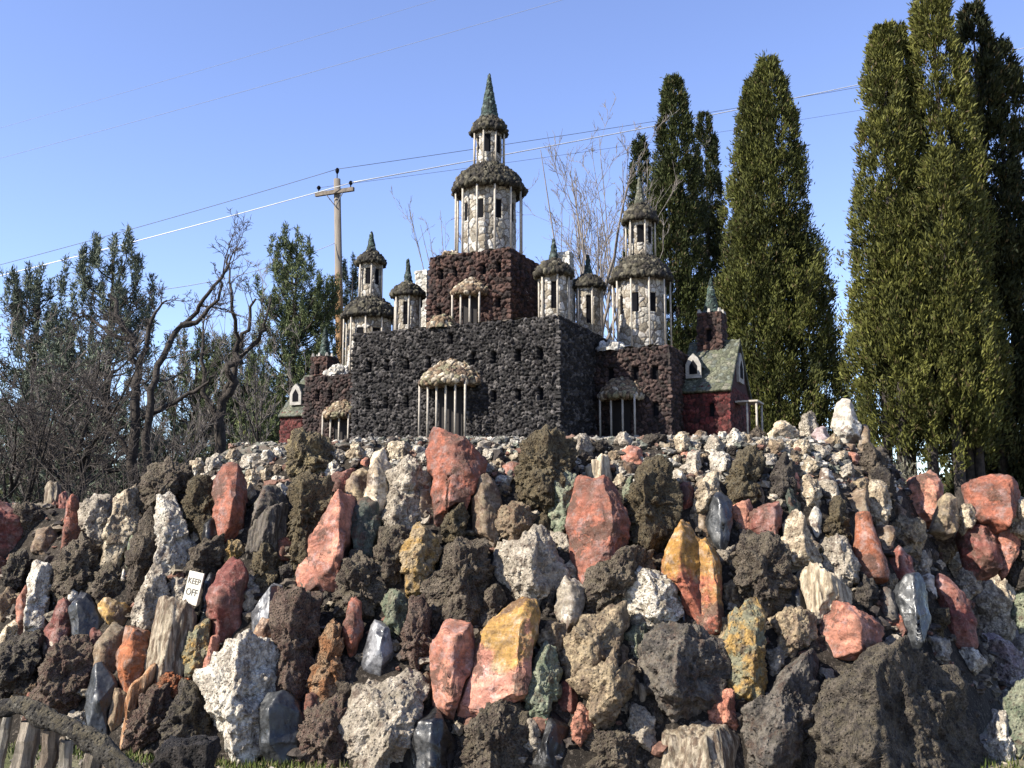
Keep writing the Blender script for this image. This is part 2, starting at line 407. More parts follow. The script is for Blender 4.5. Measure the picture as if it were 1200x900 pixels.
def mixed_mesh(name, V, Q, T, mat, parent, col):
    V = np.asarray(V, np.float32)
    me = bpy.data.meshes.new(name); me.vertices.add(len(V)); me.vertices.foreach_set('co', V.ravel())
    li = np.concatenate([np.asarray(Q, np.int32).ravel(), np.asarray(T, np.int32).ravel()])
    st = np.concatenate([np.arange(len(Q)) * 4, len(Q) * 4 + np.arange(len(T)) * 3]).astype(np.int32)
    me.loops.add(len(li)); me.loops.foreach_set('vertex_index', li)
    me.polygons.add(len(st)); me.polygons.foreach_set('loop_start', st)
    me.polygons.foreach_set('use_smooth', np.ones(len(st), bool)); me.update(calc_edges=True)
    a = me.color_attributes.new('Col', 'FLOAT_COLOR', 'POINT')
    c = np.ones((len(V), 4), np.float32); c[:, :3] = col; a.data.foreach_set('color', c.ravel())
    me.materials.append(mat); o = bpy.data.objects.new(name, me); COL.objects.link(o)
    if parent: o.parent = parent
    return o
def lathe_stone(name, prof, cell, amp, pal, seed, parent, loc, step=0.012, gap=0.3):
    """prof: (r, z) from the lower rim to the tip; stones set all over it"""
    pr = np.array(prof, float); s = np.concatenate([[0], np.cumsum(np.linalg.norm(np.diff(pr, axis=0), axis=1))])
    nv = max(4, int(s[-1] / step)); ss = np.linspace(0, s[-1], nv)
    R = np.interp(ss, s, pr[:, 0]); Z = np.interp(ss, s, pr[:, 1])
    dR = np.gradient(R, ss); dZ = np.gradient(Z, ss); l = np.hypot(dR, dZ); nr, nz = dZ / l, -dR / l
    nu = max(20, int(2 * math.pi * R.max() / step)); th = np.linspace(0, 2 * math.pi, nu) + math.pi / 2
    TH, SS = np.meshgrid(th, ss); RR = np.repeat(R, nu); ZZ = np.repeat(Z, nu)
    x, y = np.cos(TH.ravel()), np.sin(TH.ravel())
    Q = np.stack([x * RR, y * RR, ZZ], 1) / cell
    Q += 0.25 * np.stack([vnoise(Q + 5, seed), vnoise(Q + 17, seed), vnoise(Q + 29, seed)], 1)
    f1, f2, cid = worley(Q, seed); e = np.clip((f2 - f1) / gap, 0, 1)
    d = amp * (e ** 0.6) * (0.35 + 0.9 * np.modf(cid * 17.77)[0]) + amp * 0.3 * vnoise(Q * 3, seed + 2)
    pa = np.array(PAL[pal]); c = pa[np.minimum((cid * len(pa)).astype(int), len(pa) - 1)] * (0.75 + 0.5 * np.modf(cid * 7.13)[0])[:, None]
    m = sstep(0, .55, e)[:, None]; c = c * m + np.array(MORT[pal]) * (1 - m)
    NR, NZ = np.repeat(nr, nu), np.repeat(nz, nu)
    V = np.stack([x * (RR + NR * d), y * (RR + NR * d), ZZ + NZ * d], 1)
    return np_mesh(name, V, grid_faces(nu, nv), M_STONE, parent, True, c, loc)
def posts(parent, cx, cy, r, z0, z1, n, rad=0.011, a0=0.0, a1=2 * math.pi, endpoint=False):
    for t in np.linspace(a0, a1, n, endpoint=endpoint):
        MB().tube([(0, 0, 0), (0, 0, z1 - z0)], rad, 8).build('column', M_COLUMN, parent, True, (cx + r * math.cos(t), cy + r * math.sin(t), z0))

CASTLE_Z = 2.555
castle = empty('castle', (0.460, 10.0, CASTLE_Z), math.radians(-24.6))
tag(castle, 'miniature castle of dark lava stone with cream round towers on top of the rock mound', 'castle')
def cp(o, label): o['label'] = label; return o

ST = 0.008
mw = [(x, 0, z, 0.052, 0.125) for x in (-2.19, -1.96, -1.72, -1.46, -0.94, -0.70, -0.43, -0.185) for z in (0.78,)]
mw += [(x, 0, 0.375, 0.052, 0.125) for x in (-2.19, -1.96, -1.72, -0.70, -0.43, -0.185)] + [(-1.20, 0, 1.01, 0.06, 0.11)]
main = cp(stone_wall('main_block', rect_path(-2.39, 0, 0, 2.0, ST), -0.2, 1.15, 0.037, 0.036, 'black', ST, 1, castle, mw), 'broad lower block of blackish lava stones')
upper = cp(stone_wall('upper_block', rect_path(-1.735, -0.765, 0.5, 1.47, ST), 1.12, 2.06, 0.05, 0.036, 'brown', ST, 2, castle,
    [(x, 0.5, 1.86, 0.06, 0.12) for x in (-1.60, -1.42, -1.07, -0.885)] + [(-0.885, 0.5, 1.47, 0.06, 0.12), (-1.61, .5, 1.42, .06, .12), (-0.765, .75, 1.86, .06, .12), (-0.765, 1.2, 1.86, .06, .12)]), 'red-brown square upper block')
rw = cp(stone_wall('side_wing', rect_path(0.0, 0.84, 1.0, 2.2, ST), -0.2, 0.95, 0.046, 0.032, 'purple', ST, 3, castle,
    [(0.476, 1.0, 0.68, .066, .15), (0.69, 1.0, 0.67, .066, .15), (0.69, 1.0, 0.29, .066, .15), (0.2, 1.0, 0.68, .066, .15)]), 'right wing of dark brown stones')
lw = cp(stone_wall('side_wing', rect_path(-3.60, -2.39, 0.8, 2.0, ST), -0.2, 0.86, 0.046, 0.032, 'purple', ST, 4, castle,
    [(-3.42, .8, .62, .06, .13), (-3.24, .8, .62, .06, .13), (-2.85, .8, .62, .06, .13), (-2.62, .8, .62, .06, .13)]), 'left wing of dark brown stones')
# dirt and rubble lying on the flat roofs
for o_, (x0, x1, y0, y1, z) in ((main, (-2.37, -.02, .02, 1.98, 1.15)), (rw, (.02, .82, 1.02, 2.18, .95)), (lw, (-3.58, -2.41, .82, 1.98, .86)), (upper, (-1.715, -.785, .52, 1.45, 2.06))):
    nx_, ny_ = int((x1 - x0) / .03), int((y1 - y0) / .03)
    X, Y = np.meshgrid(np.linspace(x0, x1, nx_), np.linspace(y0, y1, ny_)); Pq = np.stack([X.ravel(), Y.ravel(), 0 * X.ravel()], 1)
    Pq[:, 2] = z + 0.012 + 0.018 * fbm(Pq * 14, 3, 4); cc = np.tile(np.array((.17, .14, .105)), (len(Pq), 1)) * (1 + .4 * fbm(Pq * 20, 3, 8))[:, None]
    np_mesh('roof_deck', Pq, grid_faces(nx_, ny_), M_STONE, o_, True, np.clip(cc, .02, 1))

def ring_windows(r, z, w, h, n, a0=0.0):
    return [(r * math.cos(a0 + 2 * math.pi * k / n), r * math.sin(a0 + 2 * math.pi * k / n), z, w, h) for k in range(n)]
def tower(name, label, x, y, z, lower, upper_, spire, seed):
    """lower / upper_: dict(r drum, R column ring, h, n columns, nw windows, roof (eave r, eave drop, rise))"""
    t = empty(name, (x, y, z)); t.parent = castle; t['label'] = label
    zz = 0.0
    for q, s in enumerate((lower, upper_)):
        if s is None: continue
        wins = ring_windows(s['r'], zz + s['h'] * s.get('wz', .66), s['ww'], s['wh'], s['nw'], -math.pi / 2 + s.get('wa', 0.2))
        dr = stone_wall('drum', circ_path(s['r'], .006), zz, zz + s['h'] + 0.02, s.get('cell', .06), .010, 'cream', .006, seed + q, t, wins, .018, top=False)
        posts(dr, 0, 0, s['R'], zz - 0.01, zz + s['h'] + 0.01, s['n'], s.get('pr', .011), s.get('pa', 0.1), 2 * math.pi + s.get('pa', 0.1))
        e, rise, r2 = s['roof']
        zb = zz + s['h']
        lathe_stone('roof', [(s['r'] * .6, zb + .012), (e * .97, zb - 0.012), (e * 1.02, zb + 0.008), (e * .93, zb + rise * .24), ((e * .72 + r2 * .28), zb + rise * .52), (r2 * .68 + e * .32, zb + rise * .78), (r2, zb + rise), (0.004, zb + rise + 0.01)], .042, .020 + .004 * (seed % 3), 'moss', seed + 5 + q, dr, (0, 0, 0), .008)
        zz = zb + rise
    r0, hs_, pal = spire
    lathe_stone('spire', [(r0 * 1.05, zz - 0.03), (r0, zz), (r0 * .52, zz + hs_ * .5), (0.012, zz + hs_ * .95), (0.001, zz + hs_)], .035, .009, pal, seed + 9, t, (0, 0, 0), .006)
    return t
tower('round_tower', 'tall central tower with two colonnaded tiers and a green spire', -1.25, 0.985, 2.07,
      dict(r=.305, R=.385, h=.83, n=12, nw=9, ww=.085, wh=.22, roof=(.415, .30, .17), cell=.075, pr=.0125, wa=.1),
      dict(r=.14, R=.185, h=.42, n=8, nw=6, ww=.075, wh=.22, roof=(.205, .17, .10), wa=.3, wz=.6), (.105, .565, 'green'), 20)
tower('round_tower', 'right colonnaded tower on the right wing', 0.40, 1.50, 0.96,
      dict(r=.255, R=.318, h=.83, n=10, nw=8, ww=.085, wh=.21, roof=(.345, .27, .15), cell=.07, wa=.0, pa=.25),
      dict(r=.125, R=.165, h=.42, n=6, nw=6, ww=.075, wh=.20, roof=(.20, .19, .07), wa=.3, wz=.6), (.062, .33, 'shingle'), 30)
tower('round_tower', 'left colonnaded tower on the left wing', -3.05, 1.32, 0.87,
      dict(r=.26, R=.32, h=.76, n=10, nw=8, ww=.085, wh=.2, roof=(.345, .25, .14), cell=.07, wa=.1),
      dict(r=.115, R=.155, h=.45, n=6, nw=6, ww=.07, wh=.2, roof=(.185, .15, .07), wa=.3, wz=.6), (.065, .27, 'green'), 40)
def turret(x, y, z, h, r, seed, label, roofh=.16, sp=.24):
    tower('turret', label, x, y, z, dict(r=r * .84, R=r, h=h, n=6, nw=4, ww=r * .5, wh=h * .5, roof=(r * 1.22, roofh, .05), wz=.58, wa=.5, pr=.012), None, (.05, sp, 'green'), seed)
turret(-0.29, 0.60, 1.15, .58, .165, 50, 'front right turret beside the upper block')
turret(-0.27, 1.60, 1.15, .65, .165, 60, 'shaded rear right turret')
turret(-2.10, 0.62, 1.15, .53, .155, 70, 'small left turret beside the upper block', .14, .30)
for (x, y, h, lab) in ((-2.19, 1.15, .95, 'white stone pier left of the upper block'), (-0.48, 1.42, 1.05, 'white stone pier right of the upper block')):
    cp(stone_wall('stone_pier', rect_path(x - .07, x + .07, y - .07, y + .07, .008), 1.12, 1.15 + h, .07, .016, 'white', .008, 80, castle, [(x, y - .07, 1.7, .05, .12)]), lab)
def porch(cx, cy, r, z0, ze, zp, n, label, seed, tall=0.0, door=True):
    o = lathe_stone('porch', [(r * .3, ze - .004), (r * .96, ze - .01), (r, ze + .02), (r * .82, ze + (zp - ze) * .42), (r * .45, ze + (zp - ze) * .82), (.02, zp), (.002, zp + .01)], .05, .024, 'rubble', seed, castle, (cx, cy, 0), .008)
    cp(o, label)
    for x in np.linspace(-.76, .76, n):
        MB().tube([(0, 0, 0), (0, 0, ze + .012 - z0)], .0115, 8).build('column', M_COLUMN, o, True, (x * r, -r * (.62 + .10 * (1 - x * x)), z0))
    if door:
        MB().box((0, 0, 0), (r * .8, .02, (ze - z0) * .9)).build('door', M_SHADED_DOOR, o, loc=(0, -.035, z0 + (ze - z0) * .45))
porch(-1.18, 0, .345, -.05, .515, .77, 6, 'front porch with a rubble half-cone roof and white posts', 90)
porch(-1.22, 0.5, .215, 1.15, 1.58, 1.75, 4, 'small porch on the upper block', 91)
porch(0.32, 1.0, .25, -.03, .42, .63, 4, 'porch on the right wing', 92)
porch(-3.06, .8, .235, -.05, .35, .53, 4, 'porch on the left wing', 93)
for (x, y, z, r, h, lab) in ((-1.36, .1, 1.15, .15, .12, 'small heap of beige stones on the main parapet'), (.17, 1.12, .95, .17, .10, 'white stone heap at the foot of the right tower'),
                             (-3.28, 1.0, .86, .17, .13, 'white stone heap at the foot of the left tower'), (-1.56, .66, 2.06, .13, .06, 'pale stones at the foot of the central tower')):
    cp(lathe_stone('stone_heap', [(r, z - .02), (r * .95, z + .02), (r * .6, z + h * .75), (.02, z + h), (.002, z + h + .005)], .055, .035, 'white' if 'white' in lab else 'rubble', 95, castle, (x, y, 0), .008), lab)
MB().box((0, 0, 0), (.16, .012, .10)).box((0, .006, .06), (.13, .02, .012)).build('balcony', M_COLUMN, upper, loc=(-.755, .98, 1.62)).rotation_euler = (0, 0, math.pi / 2)

def slab_panel(name, A, B, C, D_, cell, amp, pal, seed, parent, thick=.03, step=.01):
    """a stone covered sloping panel: corners A (low left) B (low right) C (high right) D (high left)"""
    A, B, C, D_ = (np.array(q, float) for q in (A, B, C, D_))
    w = max(np.linalg.norm(B - A), np.linalg.norm(C - D_)); h = np.linalg.norm(D_ - A)
    nu, nv = max(3, int(w / step)), max(3, int(h / step)); u, v_ = np.meshgrid(np.linspace(0, 1, nu), np.linspace(0, 1, nv)); u = u.ravel()[:, None]; v_ = v_.ravel()[:, None]
    Pb = (A * (1 - u) + B * u) * (1 - v_) + (D_ * (1 - u) + C * u) * v_
    n = np.cross(B - A, D_ - A); n /= np.linalg.norm(n)
    d, c = stone_field(np.concatenate([u * w, v_ * h], 1), cell, amp, pal, seed)
    V = Pb + n * d[:, None]; F = grid_faces(nu, nv)
    n0 = len(V); V = np.concatenate([V, Pb - n * thick]); c = np.concatenate([c, c * .6])
    F2 = F[:, ::-1] + n0
    i = np.arange(nu * nv).reshape(nv, nu); rim = np.concatenate([i[0, :], i[1:, -1], i[-1, -2::-1], i[-2:0:-1, 0]])
    r2 = np.roll(rim, -1); F3 = np.stack([r2, rim, rim + n0, r2 + n0], 1)
    return np_mesh(name, V, np.concatenate([F, F2, F3]), M_STONE, parent, True, c)
def chapel(x0, x1, y0, y1, eave, ridge, seed, label, side, tw, dormx):
    """side: +1 if the open gable faces right, -1 left. tw: (x, y, half, z0, z1, spire top)"""
    ch = cp(stone_wall('chapel', rect_path(x0, x1, y0, y1, .01), -.2, eave, .05, .016, 'red', .01, seed, castle,
                       [(x0 + (x1 - x0) * .62, y0, .30, .06, .14)], top=False), label)
    ym = (y0 + y1) / 2; ov = .05; zov = eave - ov * (ridge - eave) / (ym - y0)
    xa, xb = x0 - .02, x1 + .03
    slab_panel('roof_slope', (xa, y0 - ov, zov), (xb, y0 - ov, zov), (xb, ym + .005, ridge), (xa, ym + .005, ridge), .05, .012, 'shingle', seed + 1, ch)
    slab_panel('roof_slope', (xb, y1 + ov, zov), (xa, y1 + ov, zov), (xa, ym - .005, ridge - .002), (xb, ym - .005, ridge - .002), .05, .012, 'shingle', seed + 2, ch)
    for xx in (x0 + .006, x1 - .006):
        m = MB(); m.v = [(xx - .01, y0, eave - .02), (xx - .01, y1, eave - .02), (xx - .01, ym, ridge - .03), (xx + .01, y0, eave - .02), (xx + .01, y1, eave - .02), (xx + .01, ym, ridge - .03)]
        m.f = [(0, 2, 1), (3, 4, 5), (0, 1, 4, 3), (1, 2, 5, 4), (2, 0, 3, 5)]; m.build('gable', M_GABLE, ch)
    def arch(nm, c, w, h, ry, parent, mat=None):       # pointed window surround with a dark light in it
        m = MB(); pts = [(-w, 0), (w, 0), (w, h * .55), (w * .6, h * .82), (0, h), (-w * .6, h * .82), (-w, h * .55)]
        k = len(pts); m.v = [(x, -.014, z) for x, z in pts] + [(x, .014, z) for x, z in pts]
        m.f = [tuple(range(k)), tuple(range(2 * k - 1, k - 1, -1))] + [(i, i + k, (i + 1) % k + k, (i + 1) % k) for i in range(k)]
        o = m.build(nm, M_WHITEWASH, parent, loc=c); o.rotation_euler = (0, 0, ry); return o, pts
    def light(o_c, w, h, ry, parent):
        m = MB(); pts = [(-w * .5, h * .16), (w * .5, h * .16), (w * .5, h * .5), (0, h * .74), (-w * .5, h * .5)]; k = 5
        m.v = [(x, -.017, z) for x, z in pts] + [(x, 0, z) for x, z in pts]
        m.f = [tuple(range(k)), tuple(range(2 * k - 1, k - 1, -1))] + [(i, i + k, (i + 1) % k + k, (i + 1) % k) for i in range(k)]
        o = m.build('window', M_PANE, parent, loc=o_c); o.rotation_euler = (0, 0, ry)
    gx_ = x1 + .018 if side > 0 else x0 - .018
    o, _ = arch('window_surround', (gx_, ym, eave + .08), .13, .34, side * math.pi / 2, ch); light((gx_ + side * .002, ym, eave + .08), .13, .34, side * math.pi / 2, ch)
    # dormer on the front slope
    f = .30; dy = y0 + (ym - y0) * f; dz = eave + (ridge - eave) * f
    dm, _ = arch('dormer', (dormx, dy - .10, dz - .07), .085, .27, 0, ch); light((dormx, dy - .102, dz - .07), .085, .27, 0, ch)
    m = MB(); m.v = [(-.09, 0, .12), (0, 0, .28), (.09, 0, .12), (-.09, .26, .12), (0, .26, .28), (.09, .26, .12)]; m.f = [(0, 1, 4, 3), (1, 2, 5, 4), (0, 2, 1), (3, 4, 5), (0, 3, 5, 2)]
    m.build('dormer_roof', M_MOSSY, ch, loc=(dormx, dy - .085, dz - .07))
    x, y, hh, za, zb, zs = tw
    b = cp(stone_wall('bell_tower', rect_path(x - hh, x + hh, y - hh, y + hh, .008), za, zb, .05, .022, 'brown', .008, seed + 4, castle, [(x - .01, y - hh, za + (zb - za) * .6, .06, .13)]), 'square brick-red bell tower behind the chapel roof')
    for k in range(8):
        a = k * math.pi / 4; MB().box((0, 0, 0), (.035, .035, .045), a, .6).build('merlon', M_WHITEWASH, b, loc=(x + hh * 1.0 * math.cos(a) * (1.3 if k % 2 else 1), y + hh * math.sin(a) * (1.3 if k % 2 else 1), zb + .02))
    lathe_stone('spire', [(hh * .95, zb), (hh * .62, zb + .04), (hh * .34, zb + (zs - zb) * .55), (.01, zs - .01), (.001, zs)], .035, .010, 'green', seed + 6, b, (x, y, 0), .006)
    return ch
M_GABLE = mat_plain('gable_board', (.040, .014, .013), .9, .4, 30, .4, .006)
M_WHITEWASH = mat_plain('whitewash', (.33, .31, .275), .9, .25, 25, .6, .006)
M_MOSSY = mat_plain('mossy_shingle', (.09, .095, .06), .95, .4, 40, .8, .012)
ch = chapel(.84, 1.36, 1.45, 2.45, .56, 1.13, 100, 'dark red chapel with a mossy gabled roof at the right end', 1, (1.07, 1.98, .125, .80, 1.45, 1.86), .97)
pc = MB().box((0, 0, 0), (.24, .34, .018)).build('side_porch', M_COLUMN, ch, loc=(1.50, 1.8, .40))
for dx, dy in ((-.0, -.14), (.10, -.14), (.10, .14)):
    MB().tube([(0, 0, 0), (0, 0, .47)], .012, 8).build('column', M_COLUMN, pc, True, (dx, dy, -.48))
chapel(-4.18, -3.62, 1.1, 2.05, .49, 1.02, 120, 'dark red chapel with a mossy roof at the left end', -1, (-3.92, 1.62, .115, .82, 1.25, 1.64), -4.0)
# ------------------------------------------------------------ trees and poles
def leaves(C, Dv, L, Wd, rng):
    """diamond leaves at C pointing along Dv"""
    n = len(C); Dv = Dv / (np.linalg.norm(Dv, axis=1, keepdims=True) + 1e-9)
    r = rng.normal(size=(n, 3)); s = np.cross(Dv, r); s /= np.linalg.norm(s, axis=1, keepdims=True) + 1e-9
    L = np.asarray(L).reshape(-1, 1) * np.ones((n, 1)); Wd = np.asarray(Wd).reshape(-1, 1) * np.ones((n, 1))
    V = np.stack([C, C + Dv * L * .5 + s * Wd * .5, C + Dv * L, C + Dv * L * .5 - s * Wd * .5], 1).reshape(-1, 3)
    return V, np.arange(4 * n).reshape(n, 4)
def rep_col(c): return np.repeat(c, 4, axis=0)
def trunk_tube(pts, rad, parent, mat=None, name='trunk', sides=8):
    return MB().tube(pts, rad, sides).build(name, mat or M_BARK, parent, True)

def spire_tree(name, label, base, leaders, c_lo, c_hi, seed, crown0, nclump, leaf=(.115, .032), per=70, group=None, trunks=True, bulge=.30, hole=-.55):
    """columnar evergreen. leaders: (dx, dy, top z, radius). Plumes of small leaves, pointing up, over every leader"""
    rng = np.random.default_rng(seed); t = empty(name, base); tag(t, label, 'tree', group)
    VV = []; FF = []; CC = []; n0 = 0
    tot = sum(l[3] * (l[2] - crown0) for l in leaders)
    for (dx, dy, top, R) in leaders:
        n = int(nclump * R * (top - crown0) / tot)
        h = rng.random(n) ** 0.92
        prof = np.sin(np.pi * np.clip(bulge + (1 - bulge) * h, 0, 1)) ** 0.62 * np.where(h < .10, .62 + 3.8 * h, 1.0) * (1 - .12 * h)
        prof = np.maximum(prof, .05)
        a = rng.random(n) * 2 * np.pi
        lump = 1 + .26 * vnoise(np.stack([np.cos(a) * 2.0 + seed, np.sin(a) * 2.0, h * (top - crown0) * .75], 1), seed) + .34 * vnoise(np.stack([np.cos(a) * 5.5 * R, np.sin(a) * 5.5 * R, h * (top - crown0) * 2.1], 1), seed + 1)
        rr = R * prof * lump * (.66 + .36 * rng.random(n) ** .5)
        cen = np.stack([dx * (1 - .35 * h) + rr * np.cos(a), dy + rr * np.sin(a), crown0 + h * (top - crown0)], 1)
        keep = vnoise(np.stack([np.cos(a) * 3.2 + 3, np.sin(a) * 3.2, h * (top - crown0) * 1.15], 1), seed + 9) > hole
        stray = rng.random(n) < .05; rr = np.where(stray, rr * rng.uniform(1.0, 1.22, n), rr)
        cen = np.stack([dx * (1 - .35 * h) + rr * np.cos(a), dy + rr * np.sin(a), crown0 + h * (top - crown0) + np.where(h < .12, rng.normal(size=n) * .35, 0)], 1)
        cen, a, h, prof = cen[keep], a[keep], h[keep], prof[keep]; n = len(a)
        out = np.stack([np.cos(a), np.sin(a), 0 * a], 1)
        size = (.11 + .15 * rng.random(n)) * (0.55 + .45 * np.minimum(1, prof)) * (R / 1.2) ** .5
        tone = rng.random(n) * .65 + .35 * (.5 + .5 * vnoise(cen * .9, seed + 4))
        k = per
        off = rng.normal(size=(n, k, 3)) * np.array([.42, .42, .72]); 
        C = cen[:, None, :] + off * size[:, None, None] + out[:, None, :] * 0.1
        Dv = out[:, None, :] * .65 + np.array([0, 0, 1.0]) + rng.normal(size=(n, k, 3)) * .45
        C = C.reshape(-1, 3); Dv = Dv.reshape(-1, 3)
        V, F = leaves(C, Dv, leaf[0] * (.6 + .8 * rng.random(len(C))), leaf[1] * (.6 + .8 * rng.random(len(C))), rng)
        tn = np.clip(np.repeat(tone, k) + .35 * (rng.random(len(C)) - .5), 0, 1)[:, None]
        col = np.array(c_lo) * (1 - tn) + np.array(c_hi) * tn
        brown = rng.random(len(C)) < .05; col[brown] = np.array((.10, .075, .035))
        VV.append(V); FF.append(F + n0); CC.append(rep_col(col)); n0 += len(V)
    np_mesh('crown', np.concatenate(VV), np.concatenate(FF), M_LEAF, t, False, np.concatenate(CC))
    for (dx, dy, top, R) in leaders:
        trunk_tube([(dx * 1.15, dy, -.3), (dx * 1.05, dy, crown0 * .6), (dx, dy, crown0 + .5), (dx * .7, dy, crown0 + (top - crown0) * .6), (dx * .65, dy, top - .3)], [.16 * R ** .5 * 1.1, .13 * R ** .5, .12 * R ** .5, .06, .01], t)
    return t

def twigs(paths, rng, depth, up, spread, nch, lf, wob, out, cap=1.7, rmin=.004):
    """recursive bare branching; paths: list of (pts Nx3, r0, r1)"""
    nxt = []
    for pts, r0, r1 in paths:
        L = np.linalg.norm(np.diff(pts, axis=0), axis=1).sum(); m = len(pts)
        k = max(1, int(round(nch * (.7 + .6 * rng.random()))))
        for _ in range(k):
            s = rng.uniform(.22, .98) * (m - 1); i = min(int(s), m - 2); f = s - i
            p = pts[i] * (1 - f) + pts[i + 1] * f; d = pts[i + 1] - pts[i]; d = d / (np.linalg.norm(d) + 1e-9)
            r = rng.normal(size=3); r -= d * (r @ d); r /= np.linalg.norm(r) + 1e-9
            dd = d * math.cos(spread) + r * math.sin(spread); dd[2] += up; dd /= np.linalg.norm(dd)
            l = min(L * lf, cap) * rng.uniform(.6, 1.2); n = 5 if depth > 1 else 4
            q = [p]; dcur = dd.copy()
            for j in range(n - 1):
                dcur = dcur + rng.normal(size=3) * wob; dcur[2] += up * .12; dcur /= np.linalg.norm(dcur); q.append(q[-1] + dcur * l / (n - 1))
            rr = (r0 * (1 - s / (m - 1)) + r1 * s / (m - 1)) * .62
            rr = min(rr, .012 * l + .004); nxt.append((np.array(q), max(rr, rmin), max(rr * .3, rmin * .6)))
    out.extend(nxt)
    if depth > 1: twigs(nxt, rng, depth - 1, up, spread, nch, lf, wob, out, cap, rmin)
def tubes_np(paths, sides):
    VV = []; FF = []; n0 = 0
    ang = np.linspace(0, 2 * np.pi, sides, endpoint=False)
    for pts, r0, r1 in paths:
        m = len(pts); d = np.gradient(pts, axis=0); d /= np.linalg.norm(d, axis=1, keepdims=True) + 1e-9
        a = np.cross(d, np.array([.31, .87, .21])); a /= np.linalg.norm(a, axis=1, keepdims=True) + 1e-9; b = np.cross(d, a)
        r = np.linspace(r0, r1, m)
        V = pts[:, None, :] + (a[:, None, :] * np.cos(ang)[None, :, None] + b[:, None, :] * np.sin(ang)[None, :, None]) * r[:, None, None]
        i = np.arange(m * sides).reshape(m, sides); j = np.roll(i, -1, axis=1)
        FF.append(np.stack([i[:-1], j[:-1], j[1:], i[1:]], -1).reshape(-1, 4) + n0); VV.append(V.reshape(-1, 3)); n0 += m * sides
    return np.concatenate(VV), np.concatenate(FF)
def smooth_path(pts, rng, wob, n=4):
    pts = np.array(pts, float); o = []
    for i in range(len(pts) - 1):
        for f in np.linspace(0, 1, n, endpoint=False): o.append(pts[i] * (1 - f) + pts[i + 1] * f + rng.normal(size=3) * wob)
    o.append(pts[-1]); return np.array(o)
def bare_tree(name, label, base, limbs, seed, depth=3, up=.15, spread=.75, nch=5, lf=.42, wob=.22, mat=None, tmat=None, group=None, cap=1.7, rmin=.004):
    """limbs: list of (points relative to base, r0, r1); all of them carry side twigs"""
    rng = np.random.default_rng(seed); t = empty(name, base); tag(t, label, 'tree', group)
    main_ = [(smooth_path(p, rng, r0 * .35), r0, r1) for p, r0, r1 in limbs]
    V, F = tubes_np(main_, 8); np_mesh('trunk', V, F, tmat or M_BARK, t)
    out_ = []; twigs(main_, rng, depth, up, spread, nch, lf, wob, out_, cap, rmin)
    V, F = tubes_np(out_, 4); np_mesh('crown', V, F, mat or M_TWIG, t)
    return t
def fan_limbs(rng, H, n, r0, lean=.35, start=.25, h0=1.0):
    L = [([(0, 0, -.2), (rng.normal() * .1, 0, H * .3), (rng.normal() * .2, 0, H * .62)], r0 * .8, r0 * .12)]
    for k in range(n):
        a = rng.uniform(0, 2 * math.pi); z = H * rng.uniform(start, .6); e = H * rng.uniform(.75, 1.0); s = H * lean * rng.uniform(.3, 1)
        L.append(([(0, 0, z), (s * .45 * math.cos(a), s * .45 * math.sin(a), z + (e - z) * .4), (s * math.cos(a), s * math.sin(a), e)], r0 * .32, r0 * .05))
    return L
